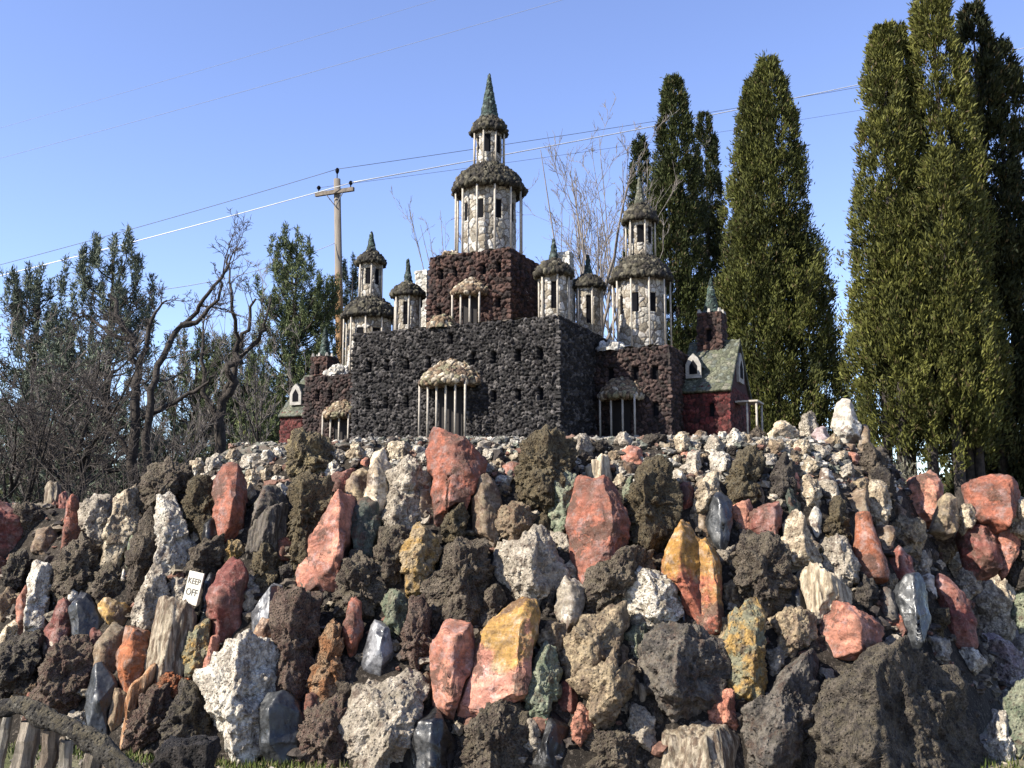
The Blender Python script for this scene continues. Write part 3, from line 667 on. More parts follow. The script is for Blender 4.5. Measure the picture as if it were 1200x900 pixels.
def pine(name, label, base, H, R, seed, c_lo, c_hi, crown0=.12, group=None, npw=5, gap=.42, candle=.55):
    """open pine: whorls of upswept limbs, tufts of needles along their outer half and upright candle shoots at their tips"""
    rng = np.random.default_rng(seed); t = empty(name, base); tag(t, label, 'tree', group)
    br = []; tc = []; td = []; tw = []
    def candle_at(p, L):
        for e in np.arange(0, L, .085): tc.append(p + np.array([0, 0, e]) + rng.normal(size=3) * .012); td.append(np.array([0, 0, 1.])); tw.append(.55)
    z = H * crown0
    while z < H * .93:
        f = (z / H - crown0) / (1 - crown0); L = R * (1 - f) ** .70 * rng.uniform(.8, 1.15) + .18
        for k in range(npw if f < .75 else 4):
            a = rng.uniform(0, 2 * math.pi); l = L * rng.uniform(.55, 1.12); rise = l * (.28 + .55 * f + .2 * rng.random())
            p0 = np.array([0, 0, z + rng.normal() * .08]); p1 = p0 + np.array([math.cos(a) * l * .6, math.sin(a) * l * .6, rise * .12]); p2 = p0 + np.array([math.cos(a) * l, math.sin(a) * l, rise])
            br.append((np.array([(1 - s) ** 2 * p0 + 2 * s * (1 - s) * p1 + s * s * p2 for s in (0, .3, .6, .85, 1)]), .030 * (1 - f) + .012, .008))
            for s in np.arange(.40, 1.0, .17 / max(l, .3)):
                q = (1 - s) ** 2 * p0 + 2 * s * (1 - s) * p1 + s * s * p2
                b = q + np.append(rng.normal(size=2) * .16, rng.uniform(-.03, .20)) * min(1, l); br.append((np.array([q, (q + b) / 2 + np.array([0, 0, .02]), b]), .008, .005))
                tc.append(b); td.append(np.array([math.cos(a) * .5, math.sin(a) * .5, .8]) + rng.normal(size=3) * .3); tw.append(1.0)
                if rng.random() < .35: candle_at(b, candle * .5 * rng.uniform(.4, 1))
            candle_at(p2, candle * rng.uniform(.5, 1.1))
        z += gap * (1 - .45 * f) * rng.uniform(.8, 1.2)
    candle_at(np.array([0, 0, H - .55]), .75)
    tc = np.array(tc); td = np.array(td); td /= np.linalg.norm(td, axis=1, keepdims=True); tw = np.array(tw); n = len(tc); k = 30
    tone = np.clip(rng.random(n) * .7 + .3 * (.5 + .5 * vnoise(tc * 1.1, seed)), 0, 1)
    C = (tc[:, None, :] + rng.normal(size=(n, k, 3)) * (.050 * tw)[:, None, None] + td[:, None, :] * ((rng.random((n, k, 1)) - .3) * .16 * tw[:, None, None])).reshape(-1, 3)
    Dv = (td[:, None, :] * .9 + rng.normal(size=(n, k, 3)) * .6).reshape(-1, 3)
    V, F = leaves(C, Dv, .145 * np.repeat(.45 + .55 * tw, k) * (.7 + .6 * rng.random(n * k)), .022, rng)
    tn = np.clip(np.repeat(tone, k) + .3 * (rng.random(n * k) - .5), 0, 1)[:, None]
    np_mesh('crown', V, F, M_LEAF, t, False, rep_col(np.array(c_lo) * (1 - tn) + np.array(c_hi) * tn))
    V, F = tubes_np([(np.array([(0, 0, -.2), (0, 0, H * .5), (0, 0, H * .97)]), .15, .015)], 8); np_mesh('trunk', V, F, M_BARK, t)
    V, F = tubes_np(br, 4); np_mesh('branch', V, F, M_BARK, t)
    return t
def bush(name, label, base, rx, rz, seed, c_lo, c_hi, n=260, leaf=(.10, .045), per=40, group=None, cat='shrub', ry=None):
    rng = np.random.default_rng(seed); t = empty(name, base); tag(t, label, cat, group); ry = ry or rx
    u = rng.normal(size=(n, 3)); u /= np.linalg.norm(u, axis=1, keepdims=True); u[:, 2] = np.abs(u[:, 2])
    rr = (.55 + .45 * rng.random(n) ** .5) * (1 + .28 * vnoise(u * 2.3 + seed, seed))
    cen = u * rr[:, None] * np.array([rx, ry, rz]); size = .18 * (rx * rz) ** .5 * (.6 + .8 * rng.random(n))
    C = (cen[:, None, :] + rng.normal(size=(n, per, 3)) * size[:, None, None] * .6).reshape(-1, 3)
    Dv = (u[:, None, :] * .6 + np.array([0, 0, .5]) + rng.normal(size=(n, per, 3)) * .6).reshape(-1, 3)
    V, F = leaves(C, Dv, leaf[0] * (.6 + .8 * rng.random(len(C))), leaf[1] * (.6 + .8 * rng.random(len(C))), rng)
    tone = np.repeat(rng.random(n) * .6 + .4 * (.5 + .5 * vnoise(cen * 1.5, seed)), per); tn = np.clip(tone + .3 * (rng.random(len(C)) - .5), 0, 1)[:, None]
    np_mesh('foliage', V, F, M_LEAF, t, False, rep_col(np.array(c_lo) * (1 - tn) + np.array(c_hi) * tn))
    st = []
    for k in range(9):
        a = rng.uniform(0, 6.28); st.append((np.array([(0.05 * math.cos(a), .05 * math.sin(a), -.1), (rx * .3 * math.cos(a), ry * .3 * math.sin(a), rz * .45), (rx * .6 * math.cos(a), ry * .6 * math.sin(a), rz * .85)]), .03, .008))
    V, F = tubes_np(st, 5); np_mesh('stem', V, F, M_BARK, t)
    return t

CY_LO, CY_HI = (.015, .020, .007), (.118, .124, .028)
def px_r(w, Y): return w / 1200.0 * Y
def ground_at(px, Y): return (ray(px, 620)[0] * Y, Y, 0)
g = 'tall columnar evergreens behind the castle'
spire_tree('columnar_evergreen', 'slim dark evergreen half hidden behind the right castle tower', ground_at(757, 31), [(0, 0, 13.8, .55)], CY_LO, (.05, .065, .022), 11, 1.0, 600, group=g)
spire_tree('columnar_evergreen', 'dense dark evergreen spire directly right of the right castle tower', ground_at(801, 30), [(0, 0, 15.3, .98), (-.25, .2, 12.8, .7)], CY_LO, (.065, .078, .020), 12, .8, 2300, group=g)
spire_tree('columnar_evergreen', 'narrower evergreen with the lower pointed top next to the widest one', ground_at(843, 32), [(-.15, 0, 15.0, .80), (.3, .3, 11.5, .7)], CY_LO, (.052, .064, .018), 13, .8, 1500, group=g)
spire_tree('columnar_evergreen', 'broad olive evergreen with a double top above the right chapel', ground_at(926, 26), [(-.18, 0, 14.0, 1.2), (-.75, .1, 13.4, .95), (.80, .2, 9.2, 1.12), (-.95, .4, 10.2, .75)], CY_LO, CY_HI, 14, .6, 4200, group=g)
spire_tree('columnar_evergreen', 'tallest bright olive evergreen clump with bare lower trunks at the right', ground_at(1104, 18), [(-.86, 0, 10.8, .50), (-.34, .3, 11.0, .48), (.50, -.1, 11.9, .54), (.12, -.55, 8.2, .60), (-.72, -.3, 7.4, .58), (.62, -.2, 7.0, .42), (-.25, -.4, 6.3, .62)], (.018, .023, .007), (.150, .150, .034), 15, 3.15, 5200, leaf=(.095, .026), per=66, hole=-.42, group=g)
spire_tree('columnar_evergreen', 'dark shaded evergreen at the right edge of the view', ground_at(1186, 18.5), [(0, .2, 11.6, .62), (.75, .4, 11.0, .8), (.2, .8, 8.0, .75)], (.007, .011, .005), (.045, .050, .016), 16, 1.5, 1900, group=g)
g = 'blue-green pines at the left'
PN_LO, PN_HI = (0.01953, 0.03255, 0.02387), (0.09223, 0.1139, 0.06727)
pine('pine_tree', 'blue-green pine at the far left edge, lowest of the left pines', ground_at(28, 21), 6.9, 1.45, 21, (.038, .050, .036), (.17, .195, .135), group=g)
pine('pine_tree', 'tall blue-green pine with upright candle tips behind the largest bare tree', ground_at(116, 20), 7.25, 1.75, 22, (.038, .052, .038), (.18, .205, .145), group=g, npw=5)
pine('pine_tree', 'full green pine just left of the wooden utility pole', ground_at(338, 25), 8.9, 1.75, 23, (.030, .044, .020), (.17, .20, .085), group=g, npw=9, gap=.34, candle=.4)
pine('pine_tree', 'dark pine standing behind the wooden utility pole', ground_at(407, 34), 10.7, 1.6, 24, (.014, .024, .018), (.06, .08, .06), group=g, npw=7)
pine('pine_tree', 'dark green pine seen through the bare branches left of the full green pine', ground_at(222, 26), 6.5, 1.7, 25, (.02, .032, .016), (.13, .155, .07), group=g, npw=7)
pine('pine_tree', 'short dark pine between two bare trees at the left', ground_at(268, 30), 7.2, 1.6, 26, (.02, .032, .016), (.12, .15, .07), group=g, npw=7)
pine('pine_tree', 'dark pine low on the left behind the grey twiggy tree', ground_at(70, 27), 6.6, 2.0, 27, (.016, .026, .016), (.085, .10, .06), group=g, npw=7)

def limb(base, pix, Y, r0, r1, rng, dj=.2):
    """a limb of a leafless tree as points relative to its foot"""
    L = []
    for i, (px, py) in enumerate(pix):
        L.append(tuple(at(px, py, Y + (rng.normal() * dj if i > 1 else 0)) - Vector(base)))
    return (L, r0, r1)
rng = np.random.default_rng(7); g = 'leafless trees around the castle'
Y = 16.0; b = ground_at(157, Y)
bare_tree('bare_tree', 'large leafless tree with dark forked limbs left of the castle', b, [
    limb(b, [(157, 760), (157, 560), (160, 470), (161, 430), (156, 395), (140, 375), (127, 345)], Y, .095, .03, rng),
    limb(b, [(168, 760), (170, 560), (175, 470), (190, 418), (214, 382), (240, 352), (262, 316), (268, 298)], Y, .075, .014, rng),
    limb(b, [(161, 430), (172, 400), (180, 368), (196, 352)], Y, .05, .014, rng),
    limb(b, [(214, 382), (236, 375), (255, 350), (262, 320)], Y, .05, .012, rng),
    limb(b, [(156, 400), (130, 392), (105, 372), (80, 365)], Y, .042, .010, rng),
    limb(b, [(165, 490), (205, 470), (235, 455), (252, 440)], Y, .05, .012, rng),
    limb(b, [(157, 540), (130, 500), (118, 470), (105, 455)], Y, .05, .012, rng)], 31, 3, .12, .8, 7, .30, .24, M_TWIG, M_BARK, g, .85)
Y = 18.0; b = ground_at(255, Y)
bare_tree('bare_tree', 'second leafless tree with upswept limbs close to the left chapel', b, [
    limb(b, [(255, 720), (255, 520), (262, 470), (272, 430), (285, 395), (300, 350)], Y, .12, .02, rng),
    limb(b, [(262, 470), (275, 440), (278, 400), (272, 350), (268, 310)], Y, .07, .012, rng),
    limb(b, [(258, 500), (240, 460), (236, 410), (240, 370)], Y, .06, .012, rng),
    limb(b, [(272, 430), (300, 400), (310, 380), (318, 350)], Y, .05, .012, rng)], 32, 3, .18, .7, 7, .32, .2, M_TWIG, M_BARK, g, .85)
def gtree(name, label, px, Y, H, n, r0, seed, lean, start, **k):
    r = np.random.default_rng(seed); return bare_tree(name, label, ground_at(px, Y), fan_limbs(r, H, n, r0, lean, start), seed, group=g, **k)
gtree('bare_tree', 'grey twiggy leafless tree at the far left edge', 8, 15, 4.1, 9, .10, 33, .45, .15, depth=3, cap=1.1, nch=6, lf=.42, spread=.8)
gtree('bare_tree', 'grey twiggy leafless tree in front of the tall candle-tipped pine', 88, 15.5, 4.6, 10, .10, 34, .42, .15, depth=3, cap=1.1, nch=6, lf=.42, spread=.8, mat=M_TWIG)
gtree('bare_tree', 'low thicket-like leafless tree behind the tall cream rock at the left', 128, 13.5, 2.9, 9, .05, 35, .55, .1, depth=3, nch=5, lf=.45, spread=.9, mat=M_TWIG)
gtree('bare_tree', 'low leafless tree between the largest bare tree and the left chapel', 210, 20, 4.6, 8, .08, 36, .5, .15, depth=3, nch=5, lf=.42, spread=.8)
gtree('bare_tree', 'tall dark leafless tree behind the right half of the castle', 702, 28, 12.6, 13, .20, 37, .22, .2, depth=3, nch=4, lf=.36, spread=.5, up=.4, cap=2.6, rmin=.0065, mat=M_PALETWIG, tmat=M_PALETWIG)
gtree('bare_tree', 'pale birch-like leafless tree against the sky left of the dark evergreens', 735, 33, 15.6, 12, .13, 38, .15, .3, depth=3, nch=5, cap=2.6, rmin=.007, lf=.33, spread=.5, up=.35, mat=M_PALETWIG, tmat=M_PALETWIG)
gtree('bare_tree', 'leafless tree between the central tower and the right castle turrets', 652, 30, 11.0, 12, .13, 39, .26, .25, depth=3, nch=4, lf=.36, spread=.55, up=.35, cap=2.4, rmin=.0065, mat=M_PALETWIG, tmat=M_PALETWIG)
gtree('bare_tree', 'thin leafless tree left of the central tower', 534, 30, 12.6, 8, .12, 40, .15, .35, depth=3, nch=4, lf=.32, spread=.5, up=.35, cap=2.0, rmin=.006, mat=M_PALETWIG, tmat=M_PALETWIG)

gtree('bare_tree', 'slim pale grey leafless tree in front of the far left pine', 50, 17, 5.2, 9, .06, 43, .28, .2, depth=3, nch=5, lf=.36, spread=.6, up=.35, cap=1.2, rmin=.005, mat=M_PALETWIG)
gtree('bare_tree', 'slim pale grey leafless tree just right of the trunks of the largest bare tree', 196, 18, 5.0, 9, .05, 44, .26, .2, depth=3, nch=5, lf=.36, spread=.6, up=.35, cap=1.2, rmin=.005, mat=M_PALETWIG)
gtree('bare_tree', 'slim pale grey leafless tree in front of the full green pine', 300, 19.5, 5.9, 9, .05, 45, .24, .2, depth=3, nch=5, lf=.36, spread=.55, up=.4, cap=1.2, rmin=.005, mat=M_PALETWIG)

g = 'dark shrubs and junipers behind the rock mound'
SH = [(20, 17, 1.6, 1.9, 'dark juniper shrub at the far left edge'), (75, 18, 1.7, 1.6, 'dark juniper shrub under the candle-tipped pine'), (135, 19, 1.5, 1.9, 'dark green shrub behind the trunk of the largest bare tree'),
      (205, 21, 1.6, 2.6, 'bushy green juniper right of the largest bare tree'), (262, 23, 1.7, 3.0, 'bushy green juniper behind the second bare tree'), (312, 21, 1.5, 2.9, 'bright green juniper touching the left chapel')]
for i, (px, Y, rx, rz, lab) in enumerate(SH):
    bush('juniper_shrub', lab, ground_at(px, Y), rx, rz, 50 + i, (.014, .020, .008), (.19, .20, .07) if i > 2 else (.11, .115, .055), 330, (.11, .05), group=g)
bush('sage_shrub', 'pale grey-green shrub behind the red triangular rock at the right', ground_at(1055, 15.5), .75, 2.3, 60, (0.0651, 0.06324, 0.04185), (0.2046, 0.1953, 0.1395), 300, (.09, .022), 50)
bush('juniper_shrub', 'small dark conifer shrub in the sky gap right of the broad evergreen', ground_at(1021, 24), .42, 4.1, 61, (0.01302, 0.02232, 0.0186), (0.0465, 0.0651, 0.0558), 160, (.12, .05), group=g)
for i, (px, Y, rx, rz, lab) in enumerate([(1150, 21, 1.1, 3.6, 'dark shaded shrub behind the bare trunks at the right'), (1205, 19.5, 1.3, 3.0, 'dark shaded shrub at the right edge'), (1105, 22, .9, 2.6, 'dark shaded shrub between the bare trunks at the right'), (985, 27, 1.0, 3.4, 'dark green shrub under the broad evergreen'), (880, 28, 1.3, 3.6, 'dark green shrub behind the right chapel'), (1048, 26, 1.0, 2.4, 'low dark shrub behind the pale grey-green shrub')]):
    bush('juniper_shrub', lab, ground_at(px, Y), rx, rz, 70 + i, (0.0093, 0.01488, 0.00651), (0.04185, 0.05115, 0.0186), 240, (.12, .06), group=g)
# the far wood that closes the view
rng = np.random.default_rng(5); n = 5200
X_ = np.concatenate([rng.uniform(-75, -12, 3000), rng.uniform(-16, 70, 2200)]); Yf = rng.uniform(46, 70, n); Hf = np.where(X_ < -10, 5.2, 2.8) * (1 + .35 * np.sin(X_ * .37) + .2 * np.sin(X_ * 1.3))
Zf = Hf * rng.random(n) ** .8
C = np.repeat(np.stack([X_, Yf, Zf], 1), 14, axis=0) + rng.normal(size=(n * 14, 3)) * .5
V, F = leaves(C, rng.normal(size=(n * 14, 3)) + np.array([0, 0, .6]), .5, .3, rng)
tn = np.repeat(rng.random(n), 14)[:, None]
tag(np_mesh('distant_trees', V, F, M_LEAF, None, False, rep_col(np.array((0.0186, 0.0279, 0.01674)) * (1 - tn) + np.array((0.0558, 0.06045, 0.03255)) * tn)), 'far dark belt of trees closing the horizon behind the garden', 'trees', kind='stuff')

# ------------------------------------------------------------ utility pole and wires
pb = ground_at(395, 28); ptop = at(395, 210, 28)
t = NT('pole_wood'); v = t.obj(); mp = t.n('Mapping'); mp.inputs['Scale'].default_value = (14, 14, .6); t.l(v, mp.inputs['Vector'])
sp = t.n('SeparateXYZ'); t.l(v, sp.inputs[0]); k = t.noise(mp.outputs[0], 3, 6)
hz = t.map(sp.outputs['Z'], 8.3, 9.0)
c = t.mix(hz, t.mix(t.map(k, .3, .7), (.16, .085, .036), (.24, .145, .07)), t.mix(t.map(k, .3, .7), (.10, .085, .068), (.17, .15, .125)))
t.bump(k, .5, .01); M_POLE = t.set(c, .9)
M_ARM = mat_plain('grey_timber', (.15, .125, .10), .9, .35, 12, .4, .006)
pole = empty('utility_pole', pb); tag(pole, 'tall wooden utility pole with one crossarm behind the left side of the castle', 'utility pole')
MB().tube([(0, 0, -.4), (-.02, 0, 6), (ptop[0] - pb[0], 0, ptop[2])], [.135, .115, .095], 14).build('post', M_POLE, pole, True)
pz = ptop[2]; arm_a = Vector((-.62, .25, pz - .42)); arm_b = Vector((.54, -.25, pz - .42)); off = Vector((ptop[0] - pb[0], -.13, 0))
ax = (arm_b - arm_a); m = MB(); m.box((0, 0, 0), (ax.length, .09, .11), math.atan2(ax.y, ax.x)); m.build('crossarm', M_ARM, pole, loc=(arm_a + arm_b) / 2 + off)
for q in (.08, .92):
    MB().tube([(0, 0, -.05), (0, 0, .02), (0, 0, .06), (0, 0, .10), (0, 0, .15)], [.015, .015, .05, .06, .03], 10).build('insulator', M_PANE, pole, True, arm_a.lerp(arm_b, q) + off + Vector((0, 0, .10)))
MB().tube([(0, 0, -.1), (0, 0, .1), (0, 0, .16), (0, 0, .22), (0, 0, .28)], [.015, .015, .05, .06, .03], 10).build('insulator', M_PANE, pole, True, (off.x, 0, pz + .05))
for q in (.25, .75):
    MB().tube([arm_a.lerp(arm_b, q) + off + Vector((0, -.03, 0)), (off.x, -.13, pz - .85)], .016, 5).build('brace', M_WIRE, pole)
M_FAINT = mat_plain('faint_wire', (.22, .25, .33), .6, .1, 3, 0, .001)  # pale bluish colour keeps the thin wires faint against the sky
def wire(label, A, B, rad, mat, sag, n=40):
    A, B = Vector(A), Vector(B); pts = []
    for i in range(n + 1):
        f = i / n; p = A.lerp(B, f); p.z -= sag * 4 * f * (1 - f); pts.append(p)
    o = MB().tube([p - A for p in pts], rad, 6, True).build('power_line', mat, None, True, A); tag(o, label, 'power line', 'power lines'); return o
A = Vector(pb) + arm_b + off + Vector((0, 0, .2)); A0 = Vector(pb) + arm_a + off + Vector((0, 0, .2)); A1 = Vector(pb) + Vector((off.x, 0, pz + .3))
wire('bright sunlit cable rising from the pole to the upper right', A, at(1330, 25, 44), .017, M_CABLE, .25)
wire('bright sunlit cable running from the pole down to the left', A, at(-260, 385, 31), .013, M_CABLE, .12)
wire('dark wire from the pole top rising to the upper right', A1, at(1330, 40, 44), .009, M_WIRE, .25)
wire('dark wire from the pole top running down to the left', A1, at(-260, 375, 31), .009, M_WIRE, .15)
wire('dark wire from the left end of the crossarm to the right, lowest of the wires', A0, at(1330, 72, 44), .006, M_WIRE, .25)
wire('faint thin wire crossing the sky high above the utility pole', at(-200, 238, 26), at(760, -30, 20), .005, M_FAINT, .1)
wire('faintest thin wire in the upper left sky, above all others', at(-200, 205, 27), at(640, -40, 22), .004, M_FAINT, .1)
wire('service wire sloping down from the utility pole to the full green pine', Vector(pb) + Vector((off.x, -.1, pz - 1.9)), at(120, 345, 24), .009, M_CABLE, .3)
# ------------------------------------------------------------ the piled rocks
def _ico(k):
    bm = bmesh.new(); bmesh.ops.create_icosphere(bm, subdivisions=k, radius=1.0)
    V = np.array([v.co[:] for v in bm.verts]); F = np.array([[v.index for v in f.verts] for f in bm.faces]); bm.free(); return V, F
ICO = {k: _ico(k) for k in (2, 3, 4, 5, 6, 7)}
def poly_radius(poly, th):
    """farthest hit of the outline along each direction, outline given around the origin"""
    R = np.zeros(len(th)); d = np.stack([np.cos(th), np.sin(th)], 1); n = len(poly)
    for i in range(n):
        a, b = poly[i], poly[(i + 1) % n]; e = b - a
        den = d[:, 0] * e[1] - d[:, 1] * e[0]; den = np.where(np.abs(den) < 1e-12, 1e-12, den)
        s = (a[0] * e[1] - a[1] * e[0]) / den; u = (a[0] * d[:, 1] - a[1] * d[:, 0]) / den
        ok = (u >= -1e-6) & (u <= 1 + 1e-6) & (s > 0); R = np.where(ok & (s > R), s, R)
    return R
def area_centroid(p):
    x, y = p[:, 0], p[:, 1]; x2, y2 = np.roll(x, -1), np.roll(y, -1); c = x * y2 - x2 * y; A = c.sum() / 2
    return np.array([((x + x2) * c).sum(), ((y + y2) * c).sum()]) / (6 * A), abs(A)
PRE = dict(
    lava=((.050, .037, .028), (.115, .092, .068)), dlava=((.030, .024, .021), (.068, .057, .047)), rlava=((.065, .038, .029), (.11, .078, .060)), moss=((.052, .038, .021), (.095, .073, .040)),
    red=((.215, .072, .043), (.130, .052, .036)), maroon=((.120, .036, .028), (.18, .075, .056)), pink=((.34, .152, .100), (.21, .082, .054)), orange=((.24, .080, .032), (.17, .08, .042)),
    cream=((.44, .37, .265), (.24, .19, .13)), white=((.46, .425, .355), (.33, .29, .235)), grey=((.21, .18, .14), (.40, .35, .28)), brown=((.115, .075, .046), (.19, .142, .092)),
    ochre=((.26, .16, .05), (.27, .205, .12)), tan=((.29, .225, .14), (.15, .108, .07)), green=((.095, .112, .072), (.18, .19, .132)), dgreen=((.030, .038, .031), (.062, .076, .056)),
    obs=((.006, .006, .007), (.014, .014, .014)), silver=((.16, .16, .165), (.035, .035, .038)), bluegrey=((.036, .038, .040), (.016, .017, .018)), basalt=((.036, .032, .028), (.092, .081, .068)), wood=((.29, .245, .18), (.09, .064, .044)),
    redyel=((.23, .076, .046), (.25, .130, .030)), pinkyel=((.38, .17, .12), (.26, .15, .042)), yelgreen=((.28, .175, .056), (.17, .17, .11)), purple=((.28, .21, .205), (.36, .31, .29)), rust=((.20, .092, .040), (.28, .18, .105)))
ROCKS = []          # (polygon in picture units, words, object) for filling the gaps and for naming neighbours
_rs = [0]
def rock(surf, pre, ridge, label, poly, ref=None, thick=1.05, lean=.34, grad=0.0, lich=None, dD=0.0, rug=1.0, crag=.07, name='rock', cat='rock', ext=12, group='rocks piled on the mound', words=None, big=0):
    _rs[0] += 1; seed = _rs[0]; rng = np.random.default_rng(seed * 7 + 1)
    P = np.array([[float(q) for q in s.split(',')] for s in poly.split()]) if isinstance(poly, str) else np.array(poly, float)
    pc, pa = area_centroid(P); y1 = P[:, 1].max()
    Y = mound_hit(pc[0], min(y1 - 2, 893)) + dD
    Q = P.copy(); low = np.clip((Q[:, 1] - pc[1]) / (y1 - pc[1]), 0, 1); Q[:, 1] += ext * low ** 1.5
    zb = at(pc[0], y1, Y).z
    P3 = []
    for px, py in Q:
        a, b = ray(px, py); tt = (Y + lean * (EYE - zb)) / (1 - lean * b); P3.append((a * tt, tt, EYE + b * tt))
    P3 = np.array(P3)
    w = np.array((0, lean, 1.0)); w /= np.linalg.norm(w); n = np.array((0, -1.0, lean)); n /= np.linalg.norm(n)
    p2 = np.stack([P3[:, 0], P3 @ w], 1); c2, ar = area_centroid(p2)
    C = np.array([c2[0], 0, 0]) + w * c2[1] + n * (P3[0] @ n)
    p2 = p2 - c2
    size = math.sqrt(ar); wd = p2[:, 0].max() - p2[:, 0].min(); hd = p2[:, 1].max() - p2[:, 1].min()
    T = .5 * min(wd, hd) * thick
    k = 7 if big or (surf == 'lava' and size > .40) else (6 if size > .26 else (5 if size > .085 else 4))
    D, F = ICO[k]
    pw = dict(lava=.80, rough=.72, smooth=.40, glass=.45, wood=.55)[surf]
    th = np.arctan2(D[:, 1], D[:, 0]); c = np.hypot(D[:, 0], D[:, 1]); s = D[:, 2]
    # soften only the sharpest corners of the outline
    R = poly_radius(p2, th)
    c_ = c ** pw; s_ = np.sign(s) * np.abs(s) ** pw; nn = (np.abs(c_) ** (2 / pw) + np.abs(s_) ** (2 / pw)) ** (pw / 2)
    pos = np.stack([np.cos(th) * R * c_ / nn, np.sin(th) * R * c_ / nn, s_ / nn * T], 1)
    xm, xM = p2[:, 0].min(), p2[:, 0].max()
    planes = []
    if ridge is not None:
        xr = xm + (xM - xm) * ridge; tl = rng.normal() * .10; dz = T * .95
        for (xe, sg) in ((xm, -1), (xM, 1)):
            nr = np.array([sg * dz, tl * dz, abs(xe - xr) + 1e-3]); nr /= np.linalg.norm(nr); planes.append((nr, float(nr @ np.array([xr, 0, T * .96]))))
    m = dict(lava=6, rough=8, smooth=10, glass=10, wood=4)[surf]
    for _ in range(m):
        a = rng.uniform(0, 2 * math.pi); e = rng.uniform(.25, 1.2)
        nr = np.array([math.cos(a) * math.cos(e), math.sin(a) * math.cos(e), math.sin(e) * (1 if rng.random() < .85 else -1)])
        sup = float((pos @ nr).max()); planes.append((nr, sup * rng.uniform(.60, .90)))
    for nr, o in planes:
        dt = pos @ nr; f = np.where(dt > o, o / np.maximum(dt, 1e-9), 1.0)
        pos = pos * f[:, None]
    sv = rng.uniform(-50, 50, 3); rl = np.linalg.norm(pos, axis=1, keepdims=True) + 1e-9; dr = pos / rl
    q = pos + sv
    if surf == 'lava':
        d = .11 * size * fbm(q / (size * .45), 4, seed, .6) + .030 * min(1, size / .3) * fbm(q / .075, 4, seed + 40, .6)
        f1, f2, _i = worley(q / .052, seed); d += .030 * min(1, size / .22) * (.42 - f1)
        f1, f2, _i = worley(q / .11 + 9, seed + 3); d -= .055 * min(1, size / .3) * (1 - sstep(.10, .44, f1)) * sstep(-.15, .45, vnoise(q / .23, seed + 13))
        d += crag * size * ((1 - np.abs(vnoise(q / (size * .38), seed + 31))) ** 2 - .45)
    elif surf == 'rough':
        d = .095 * size * fbm(q / (size * .45), 4, seed, .6) + .020 * min(1, size / .25) * fbm(q / .06, 4, seed + 40, .6)
        f1, f2, _i = worley(q / .095, seed + 3); d -= .036 * min(1, size / .3) * (1 - sstep(.08, .36, f1)) * sstep(-.3, .4, vnoise(q / .2, seed + 13))
        d += .07 * size * ((1 - np.abs(vnoise(q / (size * .40), seed + 31))) ** 2 - .45)
    elif surf == 'wood':
        qs = q * np.array([1, .10, 1]); d = .05 * size * fbm(q / (size * .5), 3, seed) + .024 * fbm(qs / .035, 3, seed + 9)
    else:
        rid = 1 - np.abs(vnoise(q / (size * .45), seed + 2)); d = (.065 if surf == 'smooth' else .022) * size * fbm(q / (size * .5), 4, seed) + (.045 if surf == 'smooth' else .02) * size * (rid ** 3 - .4)
        if surf == 'smooth': d += .010 * min(1, size / .2) * ((1 - np.abs(vnoise(q / .085, seed + 21))) ** 2 - .4) + .006 * ((1 - np.abs(vnoise(q / .035, seed + 22))) ** 2 - .4)
        d += (.005 if surf == 'smooth' else .002) * fbm(q / .045, 4, seed + 40, .6)
        # conchoidal or stepped breaks
        f1, f2, _i = worley(q / (size * .50) + 3, seed + 8); d += (.095 if surf == 'smooth' else .10) * size * (np.minimum(f1, .9) ** 2 - .25)
    pos = pos + dr * (d * rug)[:, None]
    V = np.outer(pos[:, 0], (1, 0, 0)) + np.outer(pos[:, 1], w) + np.outer(pos[:, 2], n)
    o = np_mesh(name, V, F, RM[surf], None, True, None, C)
    c1, c2c = PRE[pre] if isinstance(pre, str) else pre
    jit = 1.0 * (1 + rng.normal() * .08)
    o.color = (*[min(.82, x * jit) for x in c1], 1); o['c2'] = [float(min(.82, x * jit)) for x in c2c]
    o['grad'] = float(grad); o['lich'] = float(lich if lich is not None else dict(lava=.28, rough=.35, smooth=.06, glass=0, wood=.3)[surf])
    tag(o, label, cat, group)
    ROCKS.append((P, ref or label, o, words))
    return o
L, SM, RO, GL, WO = 'lava', 'smooth', 'rough', 'glass', 'wood'
